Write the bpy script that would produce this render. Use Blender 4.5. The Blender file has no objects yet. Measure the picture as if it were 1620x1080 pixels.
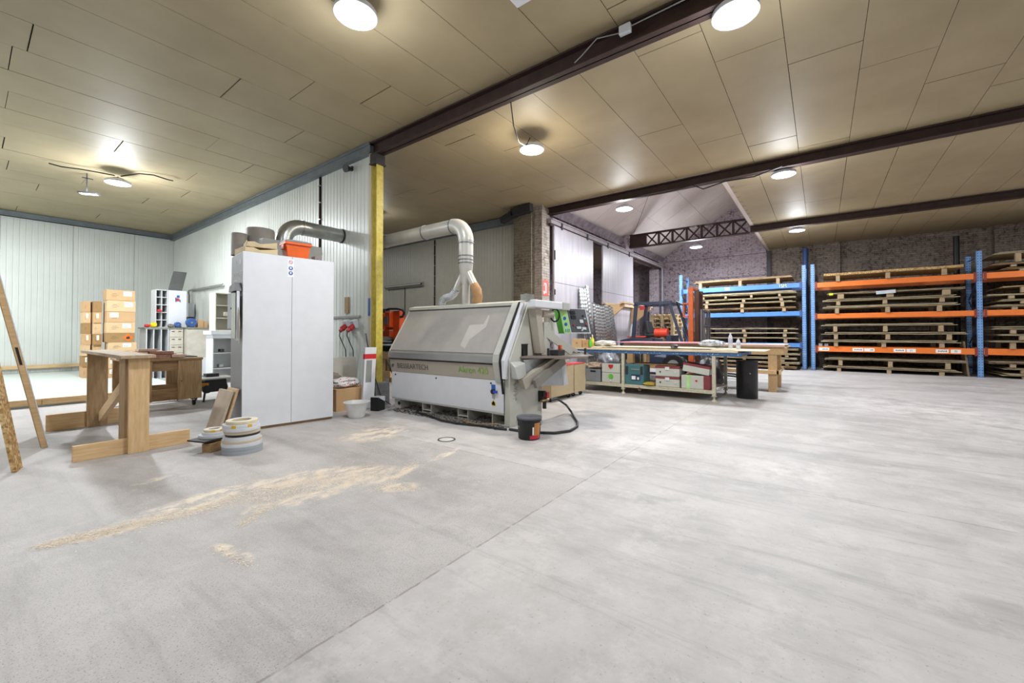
import bpy, bmesh, math, random
from mathutils import Vector, Matrix
random.seed(7)
C = bpy.context.scene.collection
PI = math.pi

# ------------------------------------------------------------------ materials
def lin(h):
    h = h.lstrip('#'); r = []
    for i in (0, 2, 4):
        c = int(h[i:i+2], 16)/255
        r.append(c/12.92 if c <= .04045 else ((c+.055)/1.055)**2.4)
    return (*r, 1)
_m = {}
class NT:
    def __init__(s, name):
        s.m = bpy.data.materials.new(name); s.m.use_nodes = True
        s.t = s.m.node_tree; s.b = s.t.nodes['Principled BSDF']
        s.co = s.n('ShaderNodeTexCoord')
    def n(s, kind, **kw):
        nd = s.t.nodes.new(kind)
        for k, v in kw.items():
            if hasattr(nd, k): setattr(nd, k, v)
        return nd
    def l(s, a, b): s.t.links.new(a, b)
    def mapping(s, scale=(1, 1, 1), rot=(0, 0, 0), out='Object', loc=(0, 0, 0)):
        mp = s.n('ShaderNodeMapping'); mp.inputs['Scale'].default_value = scale
        mp.inputs['Rotation'].default_value = rot; mp.inputs['Location'].default_value = loc
        s.l(s.co.outputs[out], mp.inputs['Vector']); return mp.outputs[0]
    def noise(s, scale, detail=4, vec=None, rough=.55):
        nd = s.n('ShaderNodeTexNoise'); nd.inputs['Scale'].default_value = scale
        nd.inputs['Detail'].default_value = detail; nd.inputs['Roughness'].default_value = rough
        s.l(vec if vec is not None else s.co.outputs['Object'], nd.inputs['Vector']); return nd.outputs['Fac']
    def ramp(s, fac, stops):
        nd = s.n('ShaderNodeValToRGB'); e = nd.color_ramp.elements
        while len(e) < len(stops): e.new(.5)
        for el, (p, c) in zip(e, stops):
            el.position = p; el.color = c if isinstance(c, tuple) else lin(c)
        s.l(fac, nd.inputs[0]); return nd.outputs[0]
    def mix(s, fac, a, b, mode='MIX'):
        nd = s.n('ShaderNodeMix', data_type='RGBA', blend_type=mode)
        for inp, v in ((nd.inputs[0], fac), (nd.inputs[6], a), (nd.inputs[7], b)):
            if isinstance(v, (int, float)): inp.default_value = v
            elif isinstance(v, tuple): inp.default_value = v
            elif isinstance(v, str): inp.default_value = lin(v)
            else: s.l(v, inp)
        return nd.outputs[2]
    def math(s, op, a, b=0., c=None):
        nd = s.n('ShaderNodeMath', operation=op)
        for i, v in enumerate((a, b, c)):
            if v is None: continue
            if isinstance(v, (int, float)): nd.inputs[i].default_value = v
            else: s.l(v, nd.inputs[i])
        return nd.outputs[0]
    def bump(s, h, strength=.3, dist=.01):
        nd = s.n('ShaderNodeBump'); nd.inputs['Strength'].default_value = strength
        nd.inputs['Distance'].default_value = dist; s.l(h, nd.inputs['Height']); s.l(nd.outputs[0], s.b.inputs['Normal'])
    def sep(s, vec=None):
        nd = s.n('ShaderNodeSeparateXYZ'); s.l(vec if vec is not None else s.co.outputs['Object'], nd.inputs[0]); return nd.outputs

def mat(name, col, rough=.6, metal=0., var=.12, scale=6., bump=0., stretch=(1, 1, 1), col2=None, coat=0., alpha=None, trans=0.):
    if name in _m: return _m[name]
    k = NT(name); f = k.noise(scale, 5, k.mapping(stretch))
    if col2: c = k.ramp(f, [(.3, col), (.7, col2)])
    else:
        a = lin(col); lo = tuple(x*(1-var) for x in a[:3])+(1,); hi = tuple(min(1, x*(1+var)) for x in a[:3])+(1,)
        c = k.ramp(f, [(.3, lo), (.7, hi)])
    k.l(c, k.b.inputs['Base Color'])
    k.b.inputs['Roughness'].default_value = rough; k.b.inputs['Metallic'].default_value = metal
    if coat: k.b.inputs['Coat Weight'].default_value = coat
    if trans: k.b.inputs['Transmission Weight'].default_value = trans
    if alpha is not None: k.b.inputs['Alpha'].default_value = alpha
    if bump: k.bump(f, bump)
    _m[name] = k.m; return k.m

def emit(name, col, st):
    if name in _m: return _m[name]
    k = NT(name); k.b.inputs['Base Color'].default_value = lin(col)
    k.b.inputs['Emission Color'].default_value = lin(col); k.b.inputs['Emission Strength'].default_value = st
    _m[name] = k.m; return k.m

def wood(name, a, b, scale=(2, 18, 18), rough=.65, knots=True):
    if name in _m: return _m[name]
    k = NT(name); v = k.mapping(scale)
    f = k.noise(2.2, 6, v, .6); c = k.ramp(f, [(.3, a), (.68, b)])
    if knots:
        vo = k.n('ShaderNodeTexVoronoi'); vo.inputs['Scale'].default_value = 3.2
        k.l(k.co.outputs['Object'], vo.inputs['Vector'])
        kn = k.math('LESS_THAN', vo.outputs['Distance'], .045)
        c = k.mix(k.math('MULTIPLY', kn, .75), c, '#5a3a1c')
    k.l(c, k.b.inputs['Base Color']); k.b.inputs['Roughness'].default_value = rough
    k.bump(f, .15); _m[name] = k.m; return k.m

def osb(name, a='#b8935e', b='#8a6638'):
    if name in _m: return _m[name]
    k = NT(name)
    vo = k.n('ShaderNodeTexVoronoi'); vo.inputs['Scale'].default_value = 45
    k.l(k.mapping((1, 1, 1), (0.4, .3, .5)), vo.inputs['Vector'])
    c = k.ramp(k.sep(vo.outputs['Color'])[0], [(0, b), (.6, a), (1, '#d2b98a')])
    k.l(c, k.b.inputs['Base Color']); k.b.inputs['Roughness'].default_value = .8
    k.bump(vo.outputs['Distance'], .3); _m[name] = k.m; return k.m

# ------------------------------------------------------------------ mesh builder
class MB:
    """collects shapes, then links them as ONE mesh object; o is subtracted from every point"""
    def __init__(s, o=(0, 0, 0)):
        s.v = []; s.f = []; s.mi = []; s.sm = []; s.o = Vector(o); s.cur = 0
    def add(s, vs, fs, smooth=False):
        b = len(s.v)
        s.v += [tuple(Vector(p)-s.o) for p in vs]
        for f in fs:
            s.f.append([b+i for i in f]); s.mi.append(s.cur); s.sm.append(smooth)
        return s
    def mat(s, i): s.cur = i; return s
    def box(s, a, b):
        x0, y0, z0 = (min(a[i], b[i]) for i in range(3)); x1, y1, z1 = (max(a[i], b[i]) for i in range(3))
        return s.add([(x0,y0,z0),(x1,y0,z0),(x1,y1,z0),(x0,y1,z0),(x0,y0,z1),(x1,y0,z1),(x1,y1,z1),(x0,y1,z1)],
                     [(0,3,2,1),(4,5,6,7),(0,1,5,4),(1,2,6,5),(2,3,7,6),(3,0,4,7)])
    def rbox(s, c, size, rot=(0, 0, 0)):
        m = Matrix.Translation(Vector(c)) @ (Matrix.Rotation(rot[2], 4, 'Z') @ Matrix.Rotation(rot[1], 4, 'Y') @ Matrix.Rotation(rot[0], 4, 'X'))
        h = [x/2 for x in size]
        vs = [m @ Vector((h[0]*i, h[1]*j, h[2]*k)) for k in (-1, 1) for i, j in ((-1,-1),(1,-1),(1,1),(-1,1))]
        return s.add(vs, [(0,3,2,1),(4,5,6,7),(0,1,5,4),(1,2,6,5),(2,3,7,6),(3,0,4,7)])
    def bar(s, p, q, w, h, up=(0, 0, 1)):
        """rectangular bar from p to q, w across, h along up"""
        p = Vector(p); q = Vector(q); d = (q-p).normalized(); u = Vector(up)
        if abs(d.dot(u)) > .98: u = Vector((1, 0, 0))
        r = d.cross(u).normalized(); u = r.cross(d).normalized()
        vs = [e+r*(w/2*i)+u*(h/2*j) for e in (p, q) for i, j in ((-1,-1),(1,-1),(1,1),(-1,1))]
        return s.add(vs, [(0,3,2,1),(4,5,6,7),(0,1,5,4),(1,2,6,5),(2,3,7,6),(3,0,4,7)])
    def prism(s, pts, axis, a, b):
        """pts: 2-D outline; axis 'x','y','z' is the extrusion axis, from a to b"""
        def P(p, t):
            if axis == 'x': return (t, p[0], p[1])
            if axis == 'y': return (p[0], t, p[1])
            return (p[0], p[1], t)
        n = len(pts); vs = [P(p, a) for p in pts]+[P(p, b) for p in pts]
        fs = [tuple(range(n))[::-1], tuple(range(n, 2*n))]+[(i, (i+1) % n, n+(i+1) % n, n+i) for i in range(n)]
        return s.add(vs, fs)
    def hexa(s, vs):
        return s.add(vs, [(0,3,2,1),(4,5,6,7),(0,1,5,4),(1,2,6,5),(2,3,7,6),(3,0,4,7)])
    def poly(s, pts, t=None):
        n = len(pts)
        if not t: return s.add(pts, [tuple(range(n))])
        p = [Vector(x) for x in pts]; nrm = (p[1]-p[0]).cross(p[2]-p[0]).normalized()*t
        return s.add(p+[x+nrm for x in p], [tuple(range(n))[::-1], tuple(range(n, 2*n))]+[(i, (i+1) % n, n+(i+1) % n, n+i) for i in range(n)])
    def cyl(s, p, q, r, r2=None, n=20, caps=True, smooth=True):
        p = Vector(p); q = Vector(q); d = (q-p).normalized(); r2 = r if r2 is None else r2
        u = Vector((0, 0, 1)) if abs(d.z) < .9 else Vector((1, 0, 0)); a = d.cross(u).normalized(); b = d.cross(a)
        vs = [e+(a*math.cos(2*PI*i/n)+b*math.sin(2*PI*i/n))*rr for e, rr in ((p, r), (q, r2)) for i in range(n)]
        s.add(vs, [(i, (i+1) % n, n+(i+1) % n, n+i) for i in range(n)], smooth)
        if caps: s.add(vs, [tuple(range(n))[::-1], tuple(range(n, 2*n))])
        return s
    def tube(s, pts, r, n=12, smooth=True, caps=True):
        """sweep along pts; r number or list"""
        P = [Vector(p) for p in pts]; R = r if isinstance(r, (list, tuple)) else [r]*len(P)
        d0 = (P[1]-P[0]).normalized(); u = Vector((0, 0, 1)) if abs(d0.z) < .9 else Vector((1, 0, 0))
        a = d0.cross(u).normalized(); vs = []
        for i, p in enumerate(P):
            t = (P[min(i+1, len(P)-1)]-P[max(i-1, 0)]).normalized()
            a = (a-t*a.dot(t)).normalized(); b = t.cross(a)
            vs += [p+(a*math.cos(2*PI*j/n)+b*math.sin(2*PI*j/n))*R[i] for j in range(n)]
        fs = [(i*n+j, i*n+(j+1) % n, (i+1)*n+(j+1) % n, (i+1)*n+j) for i in range(len(P)-1) for j in range(n)]
        s.add(vs, fs, smooth)
        if caps: s.add(vs, [tuple(range(n))[::-1], tuple(range((len(P)-1)*n, len(P)*n))])
        return s
    def lathe(s, prof, c=(0, 0, 0), n=28, smooth=True):
        vs = [(c[0]+r*math.cos(2*PI*j/n), c[1]+r*math.sin(2*PI*j/n), c[2]+z) for r, z in prof for j in range(n)]
        fs = [(i*n+j, i*n+(j+1) % n, (i+1)*n+(j+1) % n, (i+1)*n+j) for i in range(len(prof)-1) for j in range(n)]
        return s.add(vs, fs, smooth)
    def build(s, name, mats, parent=None, bevel=0., label=None, loc=None, sharp=False):
        me = bpy.data.meshes.new(name); me.from_pydata([tuple(v) for v in s.v], [], s.f)
        if not isinstance(mats, (list, tuple)): mats = [mats]
        for m in mats: me.materials.append(m)
        me.polygons.foreach_set('material_index', s.mi); me.polygons.foreach_set('use_smooth', s.sm)
        bm = bmesh.new(); bm.from_mesh(me)
        if any(s.sm): bmesh.ops.remove_doubles(bm, verts=bm.verts, dist=1e-5)
        bmesh.ops.recalc_face_normals(bm, faces=bm.faces)
        if any(s.sm):
            for e in bm.edges:
                if len(e.link_faces) == 2 and e.calc_face_angle(0) > .7: e.smooth = False
        bm.to_mesh(me); bm.free()
        o = bpy.data.objects.new(name, me); C.objects.link(o)
        if parent: o.parent = parent
        if loc: o.location = loc
        if bevel:
            b = o.modifiers.new('bevel', 'BEVEL'); b.width = bevel; b.segments = 2; b.limit_method = 'ANGLE'; b.angle_limit = .6
        if label: o['label'] = label
        return o

def tag(o, label, cat, group=None, kind=None):
    o['label'] = label; o['category'] = cat
    if group: o['group'] = group
    if kind: o['kind'] = kind
    return o
def T(name, loc, label, cat, group=None, rz=0.):
    o = bpy.data.objects.new(name, None); C.objects.link(o); o.location = loc; o.rotation_euler = (0, 0, rz)
    o.empty_display_size = .1
    return tag(o, label, cat, group)
def S(o, label=None):
    o['kind'] = 'structure'
    if label: o['label'] = label
    return o
def kids(o): return [c for c in bpy.data.objects if c.parent == o]
def dup(o, loc=None, rz=None, label=None, parent=None):
    r = o.copy(); C.objects.link(r); r.parent = parent
    if loc is not None: r.location = loc
    if rz is not None: r.rotation_euler = (0, 0, rz)
    if label: r['label'] = label
    for ch in kids(o): dup(ch, parent=r)
    return r
def text(name, body, size, loc, rot, m, parent=None, ext=.001, align='CENTER', sx=1.):
    cu = bpy.data.curves.new(name, 'FONT'); cu.body = body; cu.size = size; cu.extrude = ext; cu.align_x = align; cu.align_y = 'CENTER'
    t = bpy.data.objects.new(name+'_t', cu); C.objects.link(t); bpy.context.view_layer.update()
    me = bpy.data.meshes.new_from_object(t.evaluated_get(bpy.context.evaluated_depsgraph_get()))
    bpy.data.objects.remove(t); me.materials.clear(); me.materials.append(m)
    o = bpy.data.objects.new(name, me); C.objects.link(o); o.location = loc; o.rotation_euler = rot; o.scale = (sx, 1, 1)
    if parent: o.parent = parent
    return o
def arc(c, r, a0, a1, u, v, n=10):
    c = Vector(c); u = Vector(u); v = Vector(v)
    return [c+u*(r*math.cos(a0+(a1-a0)*i/n))+v*(r*math.sin(a0+(a1-a0)*i/n)) for i in range(n+1)]

# common materials
M_white = mat('white paint', '#d9dbe0', .4, var=.03)
M_whiteP = mat('white powder coat', '#cfd3da', .38, var=.03)
M_grey = mat('mid grey paint', '#8c8d8a', .5, var=.06)
M_beige = mat('light grey beige paint', '#b9b8ae', .5, var=.05)
M_black = mat('black plastic', '#17181a', .5)
M_dark = mat('dark steel', '#3b3a3c', .5, .4)
M_galv = mat('galvanised steel', '#a9aba8', .32, .85, var=.15, scale=9)
M_pine = wood('pale pine timber', '#c29c6c', '#d6b88c')
M_pineV = wood('pale pine timber upright', '#c29c6c', '#d6b88c', (18, 18, 2))
M_pine2 = wood('aged brown timber', '#876746', '#ab8a60')
M_pine2V = wood('aged brown timber upright', '#967552', '#b99a70', (18, 18, 2))
M_ply = wood('plywood', '#b99a72', '#cfb48c', (3, 3, 20), knots=False)
M_mdf = mat('mdf board', '#a88e6c', .8, var=.08)
M_card = mat('brown cardboard', '#bd9a70', .85, var=.05)
M_card2 = mat('pale cardboard', '#c9ab84', .85, var=.05)
M_osb = osb('osb board')
M_blue = mat('blue rack paint', '#4f7fbe', .45, var=.08)
M_orange = mat('orange rack paint', '#e5762a', .45, var=.06)
M_rubber = mat('black rubber', '#101010', .7)
M_label = mat('paper label', '#eceae4', .8, var=.02)
M_ink = mat('printed ink', '#2a2a2c', .8)
M_red = mat('red plastic', '#b3262a', .4)
M_brown = mat('rusty brown steel', '#3a2824', .6, .2, var=.25)

# ------------------------------------------------------------------ camera
cam = bpy.data.cameras.new('camera'); co = bpy.data.objects.new('camera', cam); C.objects.link(co)
cam.sensor_width = 36; cam.lens = 653/1620*36; cam.shift_y = -.01334; cam.clip_start = .05; cam.clip_end = 200
co.location = (0, 0, 1.2); co.rotation_euler = (PI/2+math.radians(.8), 0, math.atan2(-.8, .6))
bpy.context.scene.camera = co
vs = bpy.context.scene.view_settings
vs.view_transform = 'Standard'; vs.look = 'None'; vs.gamma = 1; vs.use_curve_mapping = False; vs.exposure = 0.0
w = bpy.data.worlds.new('world'); bpy.context.scene.world = w; w.use_nodes = True
w.node_tree.nodes['Background'].inputs[0].default_value = (.75, .85, 1, 1); w.node_tree.nodes['Background'].inputs[1].default_value = .6

# ------------------------------------------------------------------ floor
CE = 4.45   # underside of the ceiling
SAWDUST = [(2.0, 3.15, 0.42, 0.30, -0.45), (1.55, 3.5, .5, .12, -.3), (.95, 4.4, .15, .07, .2), (2.9, 3.0, .3, .06, .2), (0.53, 3.47, 0.31, 0.10, -0.37), (0.90, 3.52, 0.35, 0.17, -0.14), (1.29, 3.62, 0.47, 0.15, -0.13), (1.73, 3.42, 0.41, 0.24, -0.41), (1.93, 3.37, 0.30, 0.22, -0.54), (1.23, 3.11, 0.12, 0.08, 0.23), (2.25, 2.92, 0.29, 0.09, 0.17), (2.07, 2.65, 0.17, 0.10, -0.49), (0.91, 2.60, 0.20, 0.05, -1.40), (1.54, 3.02, 0.26, 0.13, -0.25), (3.0, 4.3, .5, .35, .2)]
PALE = [(4.34, 0.26, 0.5, 0.45, -1.64), (4.33, 1.67, 0.9, 0.5, -0.29), (6.5, 1.6, 1.2, .5, .1), (9, -1.5, 2.5, 1.2, .6)]
k = NT('concrete floor'); X, Y, _ = k.sep()
n1 = k.noise(.55, 6); n2 = k.noise(3.2, 8, rough=.7); n3 = k.noise(60, 3); n4 = k.noise(1.5, 8, k.mapping((1.0, .35, 1), (0, 0, .9), loc=(3, 1, 0)), .7)
c = k.ramp(n2, [(.25, '#999593'), (.5, '#aeaaa9'), (.75, '#bebab9')])
c = k.mix(k.math('MULTIPLY', k.ramp(n1, [(.4, (0,0,0,1)), (.65, (1,1,1,1))]), .45), c, '#bfbbb9')
c = k.mix(k.math('MULTIPLY', k.ramp(n4, [(.48, (0,0,0,1)), (.62, (1,1,1,1))]), .5), c, '#858281')
n6 = k.noise(2.2, 9, k.mapping((3.2, .28, 1), (0, 0, .08), loc=(1, 5, 0)), .72)
c = k.mix(k.math('MULTIPLY', k.ramp(n6, [(.54, (0,0,0,1)), (.66, (1,1,1,1))]), .45), c, '#8b8886')
n7 = k.noise(70, 2, k.mapping((1, 1, 1), loc=(2, 9, 0)))
c = k.mix(k.math('MULTIPLY', k.ramp(n7, [(.66, (0,0,0,1)), (.72, (1,1,1,1))]), .5), c, '#6f6b69')
n8 = k.noise(1.7, 10, k.mapping((1, 1, 1), loc=(12, 2, 0)), .8)
c = k.mix(k.math('MULTIPLY', k.ramp(n8, [(.52, (0,0,0,1)), (.60, (1,1,1,1))]), .4), c, '#c6c2c0')
# the older, rough slab (Y above 1.56, X below 3.83) is speckled
wob = k.math('MULTIPLY', k.math('SUBTRACT', k.noise(6, 4), .5), .05)
old = k.math('MULTIPLY', k.math('GREATER_THAN', k.math('ADD', Y, wob), 1.56), k.math('LESS_THAN', k.math('ADD', X, wob), 3.1))
sp = k.math('MULTIPLY', old, k.ramp(k.noise(150, 2), [(.6, (0,0,0,1)), (.66, (1,1,1,1))]))
c = k.mix(k.math('MULTIPLY', sp, .75), c, '#4a4a50')
sp2 = k.math('MULTIPLY', old, k.ramp(k.noise(95, 2, k.mapping((1,1,1), loc=(7,3,1))), [(.62, (0,0,0,1)), (.7, (1,1,1,1))]))
c = k.mix(k.math('MULTIPLY', sp2, .5), c, '#d8d5d2')
c = k.mix(k.math('MULTIPLY', old, .3), c, '#98928e')
# joints between slabs
def line(v, at_, wd, cond=None):
    d = k.math('ABSOLUTE', k.math('SUBTRACT', k.math('ADD', v, k.math('MULTIPLY', wob, .5)), at_))
    r = k.math('LESS_THAN', d, wd)
    return k.math('MULTIPLY', r, cond) if cond is not None else r
j = k.math('MAXIMUM', line(Y, 1.56, .006), k.math('MAXIMUM', line(X, 3.1, .005, k.math('GREATER_THAN', Y, 1.56)), line(X, 3.83, .005, k.math('LESS_THAN', Y, 1.56))))
j = k.math('MAXIMUM', j, k.math('MAXIMUM', line(X, 8.6, .004, k.math('LESS_THAN', Y, 1.0)), line(X, 13.5, .004)))
brk = k.ramp(k.noise(9, 3), [(.38, (0,0,0,1)), (.5, (1,1,1,1))])
c = k.mix(k.math('MULTIPLY', k.math('MULTIPLY', j, brk), .55), c, '#6e6560')
# sawdust trodden into the slab, scuffs and pale patches
def blob(cx, cy, rx, ry, ang):
    v = k.mapping((1/rx, 1/ry, 0), (0, 0, 0), loc=(0, 0, 0))
    ca, sa = math.cos(ang), math.sin(ang)
    dx = k.math('SUBTRACT', X, cx); dy = k.math('SUBTRACT', Y, cy)
    a = k.math('DIVIDE', k.math('ADD', k.math('MULTIPLY', dx, ca), k.math('MULTIPLY', dy, sa)), rx)
    b = k.math('DIVIDE', k.math('SUBTRACT', k.math('MULTIPLY', dy, ca), k.math('MULTIPLY', dx, sa)), ry)
    return k.math('SUBTRACT', 1.0, k.math('ADD', k.math('MULTIPLY', a, a), k.math('MULTIPLY', b, b)))
n5 = k.ramp(k.noise(5.5, 8, k.mapping((1, 1.6, 1), (0, 0, .3)), .75), [(.44, (0,0,0,1)), (.56, (1,1,1,1))])
sd = None
for bl in SAWDUST:
    b_ = blob(*bl); b_ = k.math('MINIMUM', k.math('MAXIMUM', k.math('MULTIPLY', b_, 1.6), 0), 1)
    sd = b_ if sd is None else k.math('MAXIMUM', sd, b_)
c = k.mix(k.math('MULTIPLY', k.math('MULTIPLY', sd, n5), .8), c, '#dccdb9')
wp = None
for bl in PALE:
    b_ = k.math('MINIMUM', k.math('MAXIMUM', blob(*bl), 0), 1); wp = b_ if wp is None else k.math('MAXIMUM', wp, b_)
c = k.mix(k.math('MULTIPLY', k.math('MULTIPLY', wp, k.ramp(n2, [(.4, (0,0,0,1)), (.6, (1,1,1,1))])), .55), c, '#d0ccca')
k.l(c, k.b.inputs['Base Color'])
k.l(k.math('ADD', k.math('MULTIPLY', n2, .3), .42), k.b.inputs['Roughness'])
k.bump(k.math('ADD', k.math('MULTIPLY', n3, .25), k.math('SUBTRACT', n2, j)), .12, .01)
M_floor = k.m
def grid(x0, y0, x1, y1, z, nx, ny):
    vs_ = [(x0+(x1-x0)*i/nx, y0+(y1-y0)*j_/ny, z) for j_ in range(ny+1) for i in range(nx+1)]
    return vs_, [(j_*(nx+1)+i, j_*(nx+1)+i+1, (j_+1)*(nx+1)+i+1, (j_+1)*(nx+1)+i) for j_ in range(ny) for i in range(nx)]
fl = MB().box((-8, -10, -.2), (18.9, 17.5, 0)); S(fl.build('floor', M_floor), 'light grey concrete slab floor with sawdust')

# raised light green stage at the back of the left bay, with its timber edge
k = NT('pale green painted boards'); v = k.mapping((.5, 9, 1))
f = k.noise(2, 6, v, .7); k.l(k.ramp(f, [(.3, '#b4c0bb'), (.55, '#c9d3ce'), (.75, '#d8dfdb')]), k.b.inputs['Base Color']); k.b.inputs['Roughness'].default_value = .35
S(MB().box((-8, 10.26, .0), (2.78, 17.15, .13)).build('floor', k.m), 'raised pale green painted platform along the far left wall')
m = MB()
x = -7.9
for L in (3.1, 2.9, 2.7, 1.98): m.rbox((x+L/2, 10.23+.0, .085), (L-.01, .045, .1), (0, 0, random.uniform(-.002, .002))); x += L
S(m.build('trim_1', M_pine, bevel=.003), 'timber edge of the raised platform')

# ------------------------------------------------------------------ metal panel walls (ribbed sandwich panels)
k = NT('ribbed white wall panel'); f = k.noise(.8, 4); f2 = k.noise(3, 5, k.mapping((6, 6, .3)))
c = k.ramp(f, [(.3, '#c6cac5'), (.7, '#d6dad6')]); c = k.mix(k.math('MULTIPLY', f2, .3), c, '#b0b1a8')
k.l(c, k.b.inputs['Base Color']); k.b.inputs['Roughness'].default_value = .38; M_panel = k.m
def ribwall(name, axis, fixed, a, b, z0, z1, face, joints, label, thick=.1):
    """vertical ribs every 0.11 m, a deeper joint at every panel edge; face = +1/-1 direction of the room side"""
    m = MB(); prof = []   # (t, depth)
    t = a
    js = sorted(joints)
    while t < b-1e-6:
        nx = min(b, t+.11)
        hit = [jj for jj in js if t-.02 <= jj < nx-.02]
        d = .018 if hit else .006; wv = .012 if hit else .009
        prof += [(t, d), (t+wv, 0)] if hit else [(t, d), (t+wv, 0)]
        prof += [(nx-wv, 0)] if nx-wv > t+wv else []
        t = nx
    prof.append((b, 0.006))
    def P(t, dd, z):
        q = fixed-face*dd
        return (t, q, z) if axis == 'x' else (q, t, z)
    n = len(prof); vs_ = [P(t, d, z0) for t, d in prof]+[P(t, d, z1) for t, d in prof]
    vs_ += [P(a, thick, z0), P(b, thick, z0), P(a, thick, z1), P(b, thick, z1)]
    fs = [(i, i+1, n+i+1, n+i) for i in range(n-1)]+[(2*n, 2*n+1, 2*n+3, 2*n+2)]
    fs += [(0, n, 2*n+2, 2*n), (n-1, 2*n+1, 2*n+3, 2*n-1)]
    m.add(vs_, fs); o = m.build(name, M_panel); return S(o, label)
ribwall('wall_far', 'x', 17.2, -8, 4.2, 0, CE, -1, [.58, 1.95, 3.28, -.8, -2.1, -3.4, -4.7, -6], 'white ribbed metal panel wall at the far left')
ribwall('wall_partition', 'y', 4.2, 6.15, 17.2, 0, CE, -1, [14.27, 12.92, 11.5, 10.12, 8.75, 7.70], 'white ribbed metal panel partition behind the white cabinet', .1)
M_keep = M_panel; M_panel = mat('beige wall panel', '#aaa698', .45, var=.05)  # darker, warmer panel colour for the middle wall only
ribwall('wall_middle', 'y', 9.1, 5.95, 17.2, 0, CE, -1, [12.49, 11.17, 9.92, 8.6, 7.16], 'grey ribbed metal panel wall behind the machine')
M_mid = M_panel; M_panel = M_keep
S(MB().box((4.2, 17.2, 0), (9.2, 17.3, CE)).build('wall_far', M_panel), 'end wall of the middle bay')
ribwall('wall_partition', 'y', 4.3, 6.15, 17.2, 0, CE, 1, [14.2, 12.9, 11.5, 10.1, 8.7, 7.3], 'room side of the panel partition facing the machine', .005)
# steel channel along the tops of the panel walls
M_chan = mat('blue grey channel', '#6d757a', .45, .3)
S(MB().box((4.12, 6.1, 4.27), (4.32, 17.2, 4.44)).box((4.10, 6.1, 4.40), (4.34, 17.2, 4.445)).box((4.10, 6.1, 4.265), (4.34, 17.2, 4.28)).build('trim_2', M_chan), 'grey steel channel along the top of the partition')
S(MB().box((-8, 17.08, 4.30), (4.12, 17.2, 4.44)).box((-8, 17.05, 4.30), (4.12, 17.2, 4.315)).build('trim_3', M_chan), 'grey steel channel along the top of the far left wall')
S(MB().box((9.0, 6.4, 4.22), (9.12, 17.2, 4.40)).build('trim_4', M_chan), 'grey steel channel above the middle wall')
m = MB(); x = -7.9
for L in (2.6, 3.3, 2.65, 3.35): m.rbox((x+L/2, 17.12, .30), (L-.01, .06, .085)); x += L
S(m.build('trim_5', M_pine, bevel=.003), 'timber rail at the foot of the far left wall')

# ------------------------------------------------------------------ brick walls
def brickmat(name, cols, mort, bump=.6, seed=0., paint=None):
    k = NT(name); v = k.mapping((1, 1, 1), (0, 0, 0))
    X, Y, Z = k.sep(); cmb = k.n('ShaderNodeCombineXYZ'); k.l(k.math('ADD', X, Y), cmb.inputs[0]); k.l(Z, cmb.inputs[1])
    b = k.n('ShaderNodeTexBrick'); b.inputs['Scale'].default_value = 1; b.inputs['Brick Width'].default_value = .21; b.inputs['Row Height'].default_value = .068
    b.inputs['Mortar Size'].default_value = .007; b.inputs['Mortar Smooth'].default_value = .3; b.inputs['Bias'].default_value = 0
    b.inputs['Color1'].default_value = lin(cols[0]); b.inputs['Color2'].default_value = lin(cols[1]); b.inputs['Mortar'].default_value = lin(mort)
    k.l(cmb.outputs[0], b.inputs['Vector'])
    f = k.noise(9, 6, k.mapping((1, 1, 1), loc=(seed, 0, 0)), .75); big = k.noise(1.1, 5)
    c = k.mix(k.ramp(f, [(.5, (0,0,0,1)), (.62, (1,1,1,1))]), b.outputs['Color'], cols[2])
    c = k.mix(k.math('MULTIPLY', k.ramp(big, [(.4, (0,0,0,1)), (.6, (1,1,1,1))]), .35), c, cols[3])
    k.l(c, k.b.inputs['Base Color']); k.b.inputs['Roughness'].default_value = .9
    k.bump(k.math('ADD', k.math('MULTIPLY', b.outputs['Fac'], -1.), k.math('MULTIPLY', f, .8)), bump, .02); return k.m
M_brick = brickmat('whitewashed brick', ('#b3a6ad', '#a0929a', '#54474a', '#bfb4bb'), '#857880', bump=.8)
M_brick2 = brickmat('pillar brick painted', ('#a99f99', '#9c9088', '#6a5c50', '#b5aca4'), '#7f756c', seed=4)
# back wall behind the racks with its gable
M_brick3 = brickmat('dark brown brick', ('#8a7d74', '#75685f', '#3b322d', '#94877d'), '#5c524b', seed=9, bump=.8)  # darker, browner brick colours for the stretch behind the orange racks
S(MB().box((18.8, -10, 0), (19.1, 1.62, 4.5)).build('wall_right', M_brick3), 'browner brick wall behind the orange racks')
m = MB(); m.prism([(1.62, 0), (17.4, 0), (17.4, 4.5), (5.75, 4.5), (1.7, 7.1), (1.62, 7.1)], 'x', 18.8, 19.1)
S(m.build('wall_right', M_brick), 'old whitewashed brick wall behind the pallet racks')
S(MB().box((18.66, -.55, 0), (18.8, .35, 4.5)).box((18.66, -5.4, 0), (18.8, -4.2, 4.5)).build('trim_6', M_brick3), 'shallow brick piers of the rear wall')
S(MB().box((18.70, 1.7, 4.36), (18.8, 5.7, 4.47)).box((18.74, 1.75, 3.5), (18.8, 5.6, 3.56)).build('trim_7', M_brick), 'brick string course below the gable')
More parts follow.
